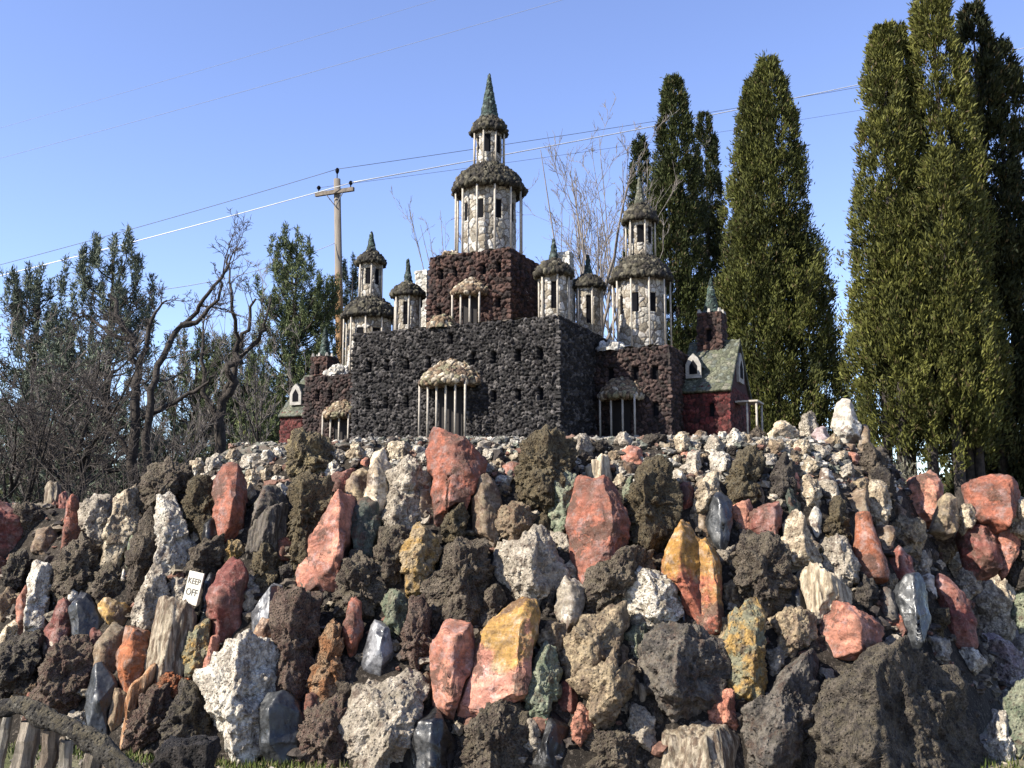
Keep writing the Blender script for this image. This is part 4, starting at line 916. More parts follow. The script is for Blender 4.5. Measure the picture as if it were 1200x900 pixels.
# surface, preset, ridge, label, outline, short reference, extras
for r in [
# --- left part
(SM, 'maroon', .35, 'dark red rounded rock cut by the left edge of the view', '-25,590 5,588 18,598 24,615 23,634 8,655 -25,662', 'the dark red rock at the left edge', {}),
(WO, 'wood', .6, 'grey flat-topped petrified log stump standing behind the rocks at the left', '53,570 60,565 69,565 70,602 66,612 54,612', None, dict(dD=.45)),
(SM, 'maroon', .5, 'thin brown-red slab beside the grey petrified stump', '70,574 77,570 80,585 79,610 70,610', None, dict(dD=.35)),
(SM, 'red', .32, 'slim red spire with a sharp tip at the left', '82,571 85,573 91,588 96,610 93,628 86,640 79,656 73,650 74,625 79,595', 'the slim red spire', {}),
(RO, 'grey', .4, 'knobbly grey-cream rock full of holes right of the slim red spire', '97,600 110,575 125,573 131,588 127,620 122,642 105,636 97,617', None, dict(lich=.5)),
(RO, 'cream', .30, 'tall cream and brown rock with a knobbed head, highest in the left part', '133,572 143,558 153,553 158,557 157,566 161,578 160,592 164,606 156,622 147,642 142,657 125,662 119,655 122,640 127,610 131,590', 'the tall knob-headed cream rock', dict(lich=.2)),
(L, 'lava', .5, 'big grey-brown lava boulder left of the white pebbles on the crest', '165,576 180,555 197,543 222,548 233,562 220,582 200,597 180,607 168,592', 'the grey-brown lava boulder below the white pebbles', dict(lich=.55)),
(RO, 'white', .42, 'white pillar-like rock leaning slightly right in the left part', '185,578 195,573 203,580 212,600 222,620 227,642 222,658 205,670 187,666 185,640 184,600', 'the white pillar rock', dict(lich=.15)),
(L, 'lava', .5, 'tall brown pitted lava rock left of the white pillar rock', '165,606 178,600 183,612 184,640 176,668 160,702 148,706 146,695 153,665 156,640', 'the tall lava rock left of the white pillar', {}),
(SM, 'green', .6, 'thin pale green slab leaning against a brown lava rock at the left', '147,647 153,625 160,612 160,628 154,650 150,664 146,658', None, dict(lich=.2)),
(L, 'dlava', .4, 'dark lava rock below the dark red rock at the left edge', '4,672 17,648 31,640 34,656 23,682 15,704 4,694', None, dict(lich=.7)),
(RO, 'white', .55, 'white slab with a pinkish left side, low in the left part', '31,676 40,658 54,655 60,668 58,702 50,738 38,746 26,736 27,700', 'the white slab with pinkish side', dict(lich=.05)),
(SM, 'pink', .5, 'narrow pinkish-red slab joined to the left of the white slab', '20,705 29,684 34,690 33,720 32,745 24,740 20,725', None, dict(dD=.02)),
(L, 'lava', .55, 'round brown lava rock right of the white slab with pinkish side', '64,662 80,640 95,622 108,635 118,655 113,687 100,702 76,702 64,690', 'the round lava rock beside the white slab', dict(lich=.5)),
(L, 'lava', .4, 'knobby tan-green lava rock under the tall knob-headed cream rock', '109,672 118,660 133,658 142,668 139,697 125,708 110,704', None, dict(lich=.6)),
(SM, 'white', .5, 'small pure white flake standing against a tall lava rock', '139,683 144,664 148,666 146,680 140,688', None, dict(name='stone')),
(RO, 'grey', .45, 'grey-white banded rock at the foot of the white pillar rock', '156,707 170,682 183,660 198,662 201,692 192,717 180,732 160,737 155,726', 'the grey-white banded rock', dict(lich=.5)),
(SM, 'maroon', .6, 'brown-red split slab left of the black obsidian chunk', '54,738 65,715 79,698 86,712 84,748 68,756 55,752', None, {}),
(GL, 'obs', .15, 'black obsidian chunk with a bright white tip at the left', '80,702 88,690 108,698 124,728 116,742 105,750 86,738', 'the black obsidian chunk with the white tip', dict(thick=.8)),
(SM, 'white', .5, 'small white glinting stone on the tip of the black obsidian chunk', '79,699 84,691 91,693 91,702 83,706', None, dict(name='stone', dD=-.12, ext=0)),
(SM, 'ochre', .5, 'flat ochre-yellow stone right of the black obsidian chunk', '112,706 130,704 154,712 152,726 143,734 125,724', None, dict(lich=0)),
(RO, 'cream', .5, 'round yellowish-cream stone near the left edge', '3,737 12,725 21,727 25,737 18,752 5,762 -5,756', None, {}),
(L, 'dlava', .5, 'large dark lava rock at the left edge above the stone railing', '-12,772 10,745 30,740 48,750 56,770 53,792 36,800 10,808 -12,806', 'the dark lava rock at the left edge', dict(lich=.5)),
(L, 'rlava', .4, 'large brown lava rock standing above the stone railing', '46,802 60,770 75,745 97,737 105,750 106,777 98,802 90,836 68,838 45,820', 'the brown lava rock above the railing', dict(lich=.5)),
(SM, 'brown', .45, 'brown split rock with a dark right face below the black obsidian chunk', '110,767 122,745 135,727 144,735 139,772 132,790 121,795 111,778', None, dict(lich=.5)),
(SM, 'orange', .5, 'orange-brown fractured rock left of the grey petrified wood slab', '137,767 146,733 157,735 172,740 178,772 165,795 150,812 142,802 138,787', 'the orange-brown fractured rock', {}),
(WO, 'wood', .55, 'wide grey petrified wood slab with vertical ridges below the notice', '172,772 178,735 187,706 198,702 210,702 224,705 229,722 226,757 221,785 205,795 190,800 176,792', 'the grey petrified wood slab', dict(lich=.4)),
(GL, 'bluegrey', .62, 'tall blue-grey obsidian blade at the lower left', '99,812 112,780 120,775 133,792 140,807 129,832 126,866 115,862 101,835', 'the blue-grey obsidian blade', {}),
(WO, 'brown', .5, 'short lichened log stone right of the blue-grey obsidian blade', '128,827 135,805 146,804 149,822 143,847 135,857 127,842', None, dict(lich=.6)),
(WO, 'rust', .4, 'long tilted ochre plank of petrified wood at the lower left', '136,864 150,825 160,800 177,774 184,780 180,797 166,817 160,842 150,859 140,870', 'the tilted ochre plank', dict(lich=.0)),
(L, 'rlava', .5, 'brown lava mass at the foot of the grey petrified wood slab', '150,850 165,818 182,798 200,802 205,822 200,855 185,872 160,875 148,868', None, dict(lich=.4)),
(L, 'dlava', .4, 'dark lava block left of the big white mottled block', '196,835 208,808 222,792 234,800 243,830 253,862 235,880 200,880', None, dict(lich=.6)),
(L, 'orange', .5, 'crumbly orange cinder stone between the petrified wood slab and the big white block', '180,795 195,786 215,788 226,795 220,806 205,815 188,812', None, dict(lich=0)),
(L, 'brown', .5, 'small tan lichened slab just above the stone railing', '13,806 30,797 54,800 46,820 20,822', None, dict(lich=.6)),
# --- left centre
(SM, 'red', .72, 'tall upright brick-red slab below the white pebbles left of the left chapel', '250,562 256,550 270,546 282,549 287,560 285,600 284,632 278,642 262,638 256,622 251,600', 'the tall brick-red slab below the white pebbles', dict(lich=.1)),
(L, 'moss', .4, 'brown-green lava rock left of the tall brick-red slab', '211,602 220,575 235,560 250,560 253,590 252,622 240,638 225,628 214,617', None, dict(lich=.55)),
(GL, 'obs', .4, 'small black obsidian piece at the foot of the tall brick-red slab', '235,628 243,610 250,602 256,610 259,638 240,645', None, {}),
(SM, 'basalt', .35, 'grey rock with a tan left edge right of the tall brick-red slab', '288,622 296,595 305,574 320,569 337,588 339,602 320,606 300,616', None, dict(lich=.5)),
(WO, 'basalt', .6, 'grooved grey basalt rock below the tan-edged grey rock', '284,642 298,615 315,601 338,594 341,606 336,627 325,642 300,658 287,652', 'the grooved grey basalt rock', dict(lich=.3)),
(L, ((.21, .165, .088), (.075, .058, .036)), .35, 'yellowish lichen-covered boulder on top of a lava column, left of the porch', '333,542 338,522 348,508 365,509 385,514 388,536 380,554 355,560 336,556', 'the yellowish lichened boulder on the column', dict(lich=.6)),
(L, 'moss', .4, 'tall lava column carrying a yellowish lichen-covered boulder', '336,556 358,552 380,552 392,562 394,592 386,612 374,642 371,665 345,670 343,640 339,600', 'the tall lava column', dict(lich=.55)),
(L, 'lava', .5, 'round lava rock above the white notice', '215,667 225,650 245,627 262,631 266,652 250,670 235,678 221,677', 'the round lava rock above the notice', dict(lich=.5)),
(SM, 'cream', .5, 'little round white stone beside the lava rock above the notice', '223,628 229,622 236,626 235,634 227,637', None, dict(name='stone')),
(L, 'ochre', .5, 'small orange-lichened stone under the tall brick-red slab', '262,640 270,630 282,632 287,645 285,658 268,658', None, dict(lich=.55)),
(SM, 'maroon', .42, 'long dark maroon jasper slab right of the white notice', '243,717 252,690 261,664 266,654 276,648 287,656 289,672 284,692 281,737 275,750 262,754 247,752 244,735', 'the long maroon slab', dict(lich=0)),
(L, 'moss', .5, 'lichened grey boulder right of the long maroon slab', '290,673 300,645 312,640 325,654 329,667 318,688 300,685', None, dict(lich=.6)),
(GL, 'silver', .75, 'shiny silver-grey obsidian piece catching the sun left of the tall lava column', '294,717 305,700 318,680 328,668 331,680 328,697 323,722 321,742 298,747 294,737', 'the shiny silver obsidian', {}),
(SM, 'rust', .5, 'small brown cube-like stone at the foot of the shiny silver obsidian', '296,742 305,726 314,721 322,735 319,749 300,750', None, dict(dD=-.08, name='stone')),
(L, 'rlava', .45, 'tall rugged brown lava column right of the shiny silver obsidian', '321,722 330,690 345,677 370,680 376,700 373,730 366,760 373,792 361,822 335,828 317,802 320,762', 'the rugged brown lava column', dict(lich=.35)),
(GL, 'obs', .4, 'slim black obsidian shard between the notice and the long maroon slab', '231,717 238,690 249,666 256,668 256,682 246,712 240,726 232,725', None, {}),
(SM, 'pink', .78, 'long pink-red slab slanting right below the left porch', '352,670 354,658 368,643 378,615 390,590 399,577 416,575 418,584 412,612 406,637 399,684 390,688 375,680 356,688', 'the long slanting pink-red slab', dict(lich=0)),
(RO, 'yelgreen', .5, 'yellow-green stone beside the foot of the long maroon slab', '217,752 232,730 243,721 247,747 244,778 235,790 221,790', None, dict(lich=.6)),
(SM, 'pink', .5, 'narrow pink sliver left of the big white mottled block', '232,808 242,770 250,745 259,740 254,762 244,797 236,816', None, dict(dD=-.05)),
(RO, 'white', .55, 'big white mottled block standing on the grass at the lower left', '233,800 250,770 265,745 290,741 318,744 331,760 326,800 319,842 307,872 290,888 270,893 257,891 252,872 252,857 240,837 233,817', 'the big white mottled block', dict(lich=.25, big=1)),
(GL, 'bluegrey', .20, 'upright dark obsidian slab with a pale grey left edge on the grass', '307,827 316,814 335,811 350,821 357,846 356,877 345,893 325,891 309,888', 'the upright dark obsidian slab', dict(thick=1.1)),
(L, 'rust', .45, 'orange-brown cavity-riddled pillar right of the rugged lava column', '361,802 368,770 375,740 384,711 392,714 399,735 403,772 401,804 390,820 378,830 364,818', 'the orange-brown riddled pillar', dict(lich=.2)),
(SM, 'red', .5, 'small red-brown stone at the foot of the orange-brown riddled pillar', '352,837 360,815 372,811 377,823 362,842', None, dict(name='stone', dD=-.05)),
(L, 'rlava', .5, 'brown lava boulder on the grass left of the grey mottled block', '352,862 361,835 380,818 402,814 409,842 405,872 396,900 360,904 352,888', None, dict(lich=.5)),
# --- centre
(SM, 'maroon', .4, 'dark red slab in shade behind the long slanting pink-red slab', '384,582 390,560 402,547 417,542 412,562 398,586', None, dict(dD=.05)),
(SM, 'tan', .35, 'tan stone left of the pink-tipped cream spire', '406,572 412,555 425,544 434,547 433,582 415,588', None, {}),
(SM, 'cream', .42, 'cream spire with a pink tip left of the big lumpy grey-brown boulder', '428,577 434,540 440,524 446,521 452,530 456,556 455,572 450,592 445,606 431,590', 'the pink-tipped cream spire', dict(lich=.1)),
(SM, 'dgreen', .25, 'dark green-black rock below the pink-tipped cream spire', '413,607 420,585 430,581 442,589 447,607 445,622 439,628 436,647 425,655 417,638', 'the dark green-black rock', dict(lich=.1)),
(RO, 'grey', .45, 'big lumpy grey-brown boulder left of the tallest red rock', '454,562 465,547 480,539 495,544 506,560 507,577 490,595 470,590 452,590', 'the big lumpy grey-brown boulder', dict(lich=.5)),
(RO, 'grey', .45, 'mottled grey boulder under the lumpy grey-brown boulder', '446,605 454,586 470,584 490,588 489,612 478,624 462,632 447,622', None, dict(lich=.7)),
(L, 'lava', .4, 'brown lumpy lava rock left of the tan-yellow angled rock', '437,642 447,615 464,618 480,622 479,642 471,660 472,685 450,685 439,668', None, dict(lich=.6)),
(SM, 'red', .58, 'tallest red rock, a pointed boulder rising in front of the main castle porch', '498,525 502,505 512,495 521,487 529,492 541,508 554,530 565,538 567,556 556,575 552,582 548,602 540,592 526,600 519,635 507,608 506,570 509,562 500,550', 'the tallest red rock', dict(thick=.95, lich=.06, big=1)),
(RO, 'ochre', .5, 'tan-yellow angled rock with rusty hollows below the tallest red rock', '467,642 480,625 497,610 505,604 509,620 516,642 514,662 503,678 501,695 492,706 476,704 472,667 468,652', 'the tan-yellow angled rock', dict(lich=.2)),
(L, 'moss', .5, 'small round lichened lava rock at the foot of the tallest red rock', '517,607 525,592 540,589 547,605 545,622 530,633 519,627', None, dict(lich=.6, dD=-.12)),
(SM, 'brown', .4, 'upright brown rounded slab right of the tallest red rock', '552,577 560,560 570,555 580,561 586,580 584,622 578,640 565,634 555,617', None, dict(lich=.6)),
(L, 'lava', .5, 'large brown pitted lava boulder in the centre under the upright brown slab', '499,693 506,660 520,640 540,619 558,621 573,640 580,662 576,692 561,718 540,726 520,726 507,718', 'the large central lava boulder', dict(lich=.4, big=1)),
(RO, 'brown', .4, 'brown block left of the pale green rock', '584,602 592,590 606,588 621,592 631,607 626,622 600,644 585,632', None, dict(lich=.5)),
(L, 'moss', .35, 'large shaggy olive-brown lava boulder on the crest right of the tallest red rock', '603,547 612,515 630,504 652,504 671,520 673,537 661,562 646,592 625,602 608,592 600,572', 'the shaggy olive-brown boulder', dict(lich=.5, big=1)),
(RO, 'green', .5, 'pale green rough slab left of the broad red slab', '641,577 650,562 665,551 675,549 675,572 669,602 668,622 660,628 645,612 640,597', 'the pale green rough slab', dict(lich=.1)),
(SM, 'red', .82, 'broad brownish-red slab with a flat top in the upper centre', '675,562 683,554 691,560 717,563 726,580 729,602 736,627 738,642 725,654 700,669 683,676 672,662 667,648 668,610 672,585', 'the broad brownish-red slab', dict(lich=.12, big=1)),
(WO, 'cream', .5, 'small squarish cream block sitting above the broad brownish-red slab', '686,546 695,538 712,535 717,548 715,562 700,565 688,562', None, dict(lich=.1)),
(L, 'moss', .3, 'mossy dark lava boulder right of the broad brownish-red slab', '734,575 745,545 765,529 781,529 789,550 790,602 781,645 760,656 745,644 737,610', 'the mossy dark lava boulder', dict(lich=.5)),
(RO, 'green', .5, 'narrow pale green stone at the left of the mossy dark lava boulder', '731,572 737,553 742,556 742,588 734,594', None, dict(dD=-.1)),
(RO, 'grey', .5, 'mottled grey-white rock left of the foot of the broad brownish-red slab', '579,647 590,635 605,640 625,621 650,631 661,655 659,682 640,694 620,704 597,694 584,672', 'the mottled grey-white rock', dict(lich=.4)),
(L, 'dlava', .5, 'dark round knob under the mottled grey-white rock', '632,702 640,690 651,694 653,712 640,720', None, {}),
(SM, 'grey', .45, 'narrow grey slab right of the mottled grey-white rock', '652,692 662,680 680,679 686,700 683,722 670,740 657,735 654,717', None, dict(lich=.4)),
(L, 'lava', .4, 'domed lava rock with lichen below the broad brownish-red slab', '685,692 700,668 720,655 745,644 762,649 765,672 752,684 731,694 728,709 712,720 695,720 687,707', 'the domed lichen lava rock', dict(lich=.55)),
(RO, 'white', .55, 'rounded white and grey mottled boulder in the right centre', '726,702 735,680 750,669 770,669 790,677 801,692 796,717 780,731 755,737 737,722', 'the rounded white mottled boulder', dict(lich=.7)),
(SM, 'redyel', .35, 'red rock with an orange-yellow peak in the right centre', '774,672 785,640 799,612 810,609 821,626 829,660 829,700 826,735 812,724 800,712 797,692 785,682', 'the orange-peaked red rock', dict(grad=1.0, lich=0)),
(SM, 'redyel', .72, 'red rock with a yellow-olive top joined to the orange-peaked one', '817,640 825,621 838,631 843,650 846,682 849,712 841,730 825,744 815,730 814,690', 'the olive-topped red rock', dict(grad=.9, lich=.15)),
(GL, 'bluegrey', .45, 'dark grey obsidian block above the olive-topped red rock', '831,592 838,579 852,577 859,590 856,622 848,645 836,630 829,612', 'the dark grey obsidian block', {}),
(RO, 'cream', .5, 'cream-white stone left of the dark grey obsidian block', '805,604 815,570 830,551 843,554 843,577 835,592 830,604 818,606', 'the cream-white stone beside the obsidian block', dict(lich=.15)),
(RO, 'tan', .5, 'small lumpy tan stone right of the large pink and yellow slab', '632,747 640,725 652,721 666,733 661,752 650,770 640,762', None, dict(lich=.4)),
(RO, 'tan', .35, 'arched beige rock with an overhanging lip in the lower centre', '660,768 665,745 685,725 715,711 734,709 735,732 725,755 722,782 700,802 680,802 666,796', 'the arched beige rock', dict(lich=.5)),
(RO, 'tan', .55, 'jagged beige rock with two points below the arched beige rock', '669,797 690,792 705,785 718,762 725,784 743,767 745,780 741,802 731,818 716,841 700,846 690,832 687,817 679,812', 'the jagged two-pointed beige rock', dict(dD=-.1, lich=.4)),
(RO, 'basalt', .3, 'large black-grey basalt block left of the yellow-green pillar', '752,765 762,745 775,738 800,729 825,734 846,750 850,792 836,825 815,846 785,844 764,806', 'the large black-grey basalt block', dict(lich=.3, big=1)),
(SM, 'pink', .55, 'pink left column of the large pink and yellow pair in the lower centre', '501,777 508,745 522,721 535,717 550,724 558,745 556,777 541,802 531,836 520,846 509,822 505,797', 'the pink left column of the pair', dict(lich=0, dD=-.02)),
(SM, 'pinkyel', .88, 'large pink slab with a yellow upper edge in the lower centre', '530,836 540,800 556,765 560,742 575,721 600,699 612,697 628,701 633,716 629,747 623,792 611,812 585,828 560,847 538,852', 'the large pink and yellow slab', dict(grad=.8, thick=.7, lich=0, big=1)),
(RO, 'green', .45, 'slim green slab right of the large pink and yellow slab', '612,844 617,800 625,765 636,754 652,759 656,792 649,817 641,844 628,856 614,838', 'the slim green slab', dict(lich=.1)),
(RO, 'pink', .5, 'small orange-pink triangular stone under the jagged beige rock', '668,847 680,819 691,835 693,854 680,861 670,856', None, dict(name='stone', dD=-.1)),
(GL, 'obs', .45, 'pointed black obsidian shard at the bottom centre', '618,905 636,865 645,834 658,831 665,840 666,872 662,910 620,914', 'the pointed black obsidian shard', {}),
(L, 'lava', .5, 'brown pitted lava boulder at the bottom under the pink and yellow slab', '537,905 534,872 550,845 575,819 600,811 616,830 613,872 617,914 540,914', 'the bottom lava boulder', dict(lich=.6)),
(RO, 'grey', .55, 'large grey-white mottled block at the bottom left of centre', '403,865 411,820 424,790 440,777 460,777 480,789 506,804 511,825 497,852 474,897 455,924 403,924', 'the large grey mottled block', dict(lich=.5, big=1)),
(GL, 'obs', .55, 'black obsidian wedge with grey facets at the bottom right of the grey mottled block', '468,908 480,860 495,827 510,824 521,850 537,872 540,914 466,914', 'the faceted black obsidian wedge', {}),
(L, 'rlava', .6, 'brown pumice-like block left of the pink column', '461,772 470,740 482,704 498,699 503,720 503,772 490,782 478,783 465,778', 'the brown pumice block', dict(lich=.2)),
(RO, 'green', .5, 'small pale green and white stone left of the brown pumice block', '446,702 455,689 470,694 483,705 476,732 465,744 455,740 449,722', None, dict(lich=.3)),
(L, 'lava', .4, 'pitted lava rock above the small red spike in the left centre', '394,692 405,640 415,631 430,644 445,660 449,692 441,718 425,729 405,719 397,707', 'the lava rock above the red spike', dict(lich=.6)),
(SM, 'red', .5, 'small bright red spike between lava rocks in the left centre', '401,737 410,700 416,693 423,705 423,737 416,759 407,759', 'the small red spike', dict(lich=0, dD=-.1)),
(GL, 'silver', .6, 'silver-topped obsidian stone right of the small bright red spike', '422,774 430,745 437,725 448,721 456,740 463,767 456,784 430,784', 'the silver-topped obsidian', {}),
(L, 'lava', .5, 'small rugged lava stone above the large pink and yellow slab', '557,724 568,700 580,684 591,695 593,717 575,729', None, dict(lich=.5)),
(SM, 'brown', .5, 'little brown stone left of the foot of the pink column', '489,797 499,782 508,795 505,812 495,812', None, dict(name='stone')),
(L, 'lava', .5, 'round rugged lava boulder at the bottom between the obsidian shard and the striped stump', '682,865 690,848 715,837 735,844 746,865 757,892 758,914 688,914', 'the bottom round lava boulder', dict(lich=.5)),
(RO, 'grey', .4, 'small grey angular stone above the striped wood stump', '732,847 742,824 755,829 771,846 766,868 748,869', None, dict(lich=.5)),
(WO, 'wood', .55, 'short fat petrified wood stump with vertical stripes at the bottom', '761,872 768,855 790,845 820,844 850,849 866,862 871,882 869,914 765,914', 'the striped wood stump', dict(lich=.4)),
(RO, 'yelgreen', .6, 'tall yellow and grey-green pillar in the lower right', '841,804 850,760 858,720 875,699 886,696 894,715 896,747 894,772 898,792 891,816 870,822 848,816', 'the yellow-green pillar', dict(lich=.3)),
(RO, 'pink', .5, 'small pink rock under the yellow-green pillar', '831,832 840,814 855,809 866,825 866,854 850,855 834,846', None, dict(lich=0)),
(RO, 'basalt', .2, 'dark folded basalt slab with a grey upper edge beside the giant boulder', '867,832 885,814 905,804 920,784 940,765 955,761 968,763 960,792 957,827 947,852 932,882 921,914 878,914 871,884 868,852', 'the folded basalt slab', dict(lich=.2, big=1)),
(L, ((.034, .028, .023), (.085, .070, .054)), .20, 'giant dark lava boulder with a mossy crest at the lower right', '925,925 938,862 953,822 959,787 970,755 990,749 1010,756 1030,769 1045,779 1065,777 1085,779 1105,786 1126,800 1137,820 1149,845 1157,872 1162,925', 'the giant dark lava boulder', dict(lich=.5, thick=1.6, big=1, dD=.1, rug=.85, crag=.10)),  # base colour darkened to stand for its shaded front
(L, 'lava', .4, 'upright knobbly lava column in the right centre', '861,662 870,630 885,611 900,614 913,640 919,665 926,692 923,714 905,722 890,719 880,699 867,692', 'the knobbly lava column', dict(lich=.45)),
(SM, 'maroon', .6, 'small red block above the knobbly lava column', '879,600 895,590 913,587 916,602 913,622 907,638 900,644 890,627 881,617', 'the small red block', dict(lich=.05)),
(RO, 'cream', .45, 'yellowish-white spire-shaped rock right of the small red block', '914,642 922,612 932,595 941,600 951,620 961,642 963,664 955,672 940,674 929,667 921,657', 'the yellowish-white spire', dict(lich=.15)),
(SM, 'white', .5, 'thin white upright flake right of the yellowish-white spire', '946,608 955,594 963,602 962,625 954,624', None, {}),
(L, 'moss', .4, 'olive lichened lava rock above the white-topped grey boulder', '961,612 972,590 985,571 991,575 993,600 1001,620 996,638 975,642', None, dict(lich=.5)),
(RO, 'grey', .4, 'grey boulder with a white top left of the orange vase-shaped rock', '961,637 975,628 992,624 1004,645 1006,672 990,684 975,679 964,662', 'the white-topped grey boulder', dict(lich=.4)),
(WO, 'cream', .4, 'jagged whitish slab left of the ragged pink rock', '934,677 942,663 955,667 985,684 999,695 991,708 965,724 951,725 944,702', 'the jagged whitish slab', dict(lich=.3)),
(RO, 'cream', .55, 'cream upright stone full of holes behind the orange vase-shaped rock', '1015,592 1016,565 1025,562 1039,568 1042,597 1037,612 1030,624 1024,604', 'the holed cream stone', dict(lich=.3)),
(SM, 'pink', .66, 'reddish-pink triangular rock standing at the right in front of the trees', '1055,595 1065,570 1073,548 1080,544 1088,555 1096,570 1104,580 1101,597 1092,614 1074,607 1058,598', 'the pink triangular rock', dict(lich=.35)),
(SM, 'tan', .45, 'small tan triangular rock right of the pink triangular one', '1092,612 1105,582 1113,576 1121,590 1126,610 1110,616', None, dict(lich=.6)),
(RO, 'tan', .4, 'round lichened boulder below the pink triangular rock', '1045,622 1055,606 1070,604 1081,615 1084,632 1078,649 1055,649 1046,632', None, dict(lich=.6)),
(RO, 'tan', .7, 'sandy squarish block under the small tan triangular rock', '1086,642 1090,615 1105,607 1126,609 1128,632 1122,650 1105,659 1088,658', 'the sandy squarish block', dict(lich=.4)),
(SM, 'red', .85, 'large flat-topped orange-red block at the right edge in front of the trees', '1138,562 1150,557 1165,556 1181,563 1191,570 1192,587 1181,603 1174,611 1160,604 1141,600', 'the flat-topped orange-red block', dict(lich=.1)),
(RO, 'cream', .5, 'cream-white rough stone at the right edge beside the flat-topped orange-red block', '1181,592 1190,586 1210,586 1214,622 1184,618', None, dict(lich=.3)),
(SM, 'maroon', .42, 'maroon pointed slab under the flat-topped orange-red block', '1126,627 1140,604 1155,598 1164,604 1171,625 1171,657 1160,674 1140,669 1129,647', 'the maroon pointed slab', dict(lich=.05)),
(SM, 'pink', .7, 'pink slab with a crack right of the maroon pointed slab', '1168,622 1190,614 1194,642 1178,664 1170,654', None, dict(lich=0)),
(L, 'dlava', .3, 'dark grey lava rock cut by the right edge', '1189,642 1197,614 1218,604 1218,674 1195,674', None, {}),
(SM, 'maroon', .35, 'small maroon block below the round lichened boulder at the right', '1041,652 1050,641 1060,639 1069,650 1073,670 1060,682 1044,679', None, dict(lich=0)),
(RO, 'white', .5, 'cluster-like white crystal rock left of the maroon pointed slab', '1094,657 1105,641 1120,644 1131,650 1136,667 1120,672 1100,669', None, dict(lich=.1)),
(GL, 'bluegrey', .35, 'large dark obsidian boulder with grey facets at the right', '1049,692 1058,674 1075,674 1086,690 1091,722 1081,747 1071,775 1061,749 1054,717', 'the large dark obsidian at the right', {}),
(SM, 'white', .5, 'small whitish stone on the right shoulder of the large dark obsidian', '1077,680 1085,670 1095,674 1098,692 1085,694', None, dict(name='stone')),
(SM, 'maroon', .2, 'reddish leaning slab right of the large dark obsidian', '1097,682 1103,667 1116,678 1131,700 1144,720 1146,749 1130,755 1111,744 1104,717', 'the leaning reddish slab', dict(lich=0)),
(RO, 'cream', .55, 'lumpy cream pillar with grey patches near the right edge', '1147,717 1150,690 1157,664 1168,661 1181,668 1188,690 1194,722 1191,754 1175,760 1154,749', 'the lumpy cream pillar', dict(lich=.1)),
(RO, 'green', .4, 'grey-green rock cut by the right edge beside the lumpy cream pillar', '1189,702 1195,680 1214,674 1214,734 1196,729', None, dict(lich=.2)),
(RO, 'purple', .5, 'pale purple crystalline stone on the bare earth at the right', '1146,752 1160,742 1172,749 1190,765 1202,775 1202,794 1180,800 1164,789 1158,772', 'the pale purple stone', dict(lich=0)),
(SM, 'pink', .5, 'ragged pink-red rock left of the dark square stone at the right', '956,737 965,715 975,699 990,699 1010,714 1031,725 1036,742 1025,760 1000,762 969,760', 'the ragged pink-red rock', dict(lich=0)),
(RO, 'tan', .4, 'tan lumpy rock between the yellow-green pillar and the ragged pink rock', '904,724 920,714 935,711 951,725 956,742 941,764 915,760 907,742', None, dict(lich=.6)),
(SM, 'basalt', .5, 'dark square stone left of the large dark obsidian', '1030,702 1035,691 1050,694 1056,722 1040,732 1034,717', None, {}),
(RO, 'green', .5, 'large pale green mossy rock cut by the right edge at the bottom', '1181,822 1195,799 1220,788 1220,900 1190,897 1182,852', 'the pale green rock at the right edge', dict(lich=.2)),
(RO, 'white', .5, 'white rough rock at the lower right corner beside the green one', '1154,884 1165,845 1172,827 1184,834 1191,860 1189,890 1170,902', 'the white rock in the lower right corner', dict(lich=.4)),
# --- crest, right
(SM, 'white', .45, 'big white angular rock at the right end of the crest against the trees', '977,497 982,474 990,471 1004,482 1009,502 1000,511 984,508', 'the big white angular rock', dict(lich=.3, dD=.1)),
(L, 'grey', .45, 'small lumpy grey column on the crest left of the big white angular rock', '934,512 940,490 948,480 956,490 957,512 945,518', 'the small lumpy grey column', dict(lich=.5, dD=.1)),
(RO, 'cream', .4, 'cream arch-shaped stone on the crest left of the small lumpy grey column', '899,512 905,498 920,496 934,502 935,514 918,516', 'the cream arch-shaped stone', dict(lich=.05)),
(SM, 'purple', .5, 'pinkish-grey stone between the lumpy grey column and the big white angular rock', '951,516 954,500 964,499 973,508 973,521 958,522', None, {}),
(SM, 'brown', .5, 'little upright brown pillar stone right of the big white angular rock', '1006,512 1012,494 1018,498 1022,516 1015,527 1008,524', None, dict(dD=.05)),
(L, 'moss', .35, 'olive mossy lava rock below the crest left of the shaded hollow', '850,565 860,540 875,521 889,524 896,545 891,577 870,594 853,588', 'the olive mossy lava rock', dict(lich=.7)),
(RO, 'grey', .6, 'whitish-grey slab below the crest left of the cream-white stone', '799,547 810,530 821,524 821,546 812,558 801,556', None, {}),
(L, 'lava', .5, 'grey stacked stone at the right end of the crest above the holed cream stone', '1002,545 1008,528 1020,522 1034,524 1042,540 1036,560 1018,566 1005,560', 'the grey stacked stone', dict(lich=.4)),
(L, 'dlava', .6, 'dark lava rock at the right end of the crest, lowest of the stacked stones', '1022,556 1036,548 1047,565 1052,590 1044,604 1030,596', None, dict(lich=.3)),
(SM, 'pink', .5, 'pinkish upright stone in the shaded hollow under the crest', '922,560 925,549 932,549 938,562 938,574 930,577', None, {}),
(SM, 'dgreen', .4, 'grey-green tilted slab in the shaded hollow under the crest', '913,566 918,562 927,576 937,588 936,602 925,596', None, {}),
(SM, 'grey', .5, 'grey-pink stone right of the shaded hollow under the crest', '958,556 964,548 976,552 980,566 972,574 960,572', None, {}),
(L, 'dlava', .5, 'dark shaded lava rock at the back of the hollow under the crest', '893,575 900,548 918,538 935,545 940,570 925,600 900,598', None, dict(dD=.12)),
]:
    sf, pr, rg, lb, pl, rf, kw = r
    rock(sf, pr, rg, lb, pl, rf, **kw)

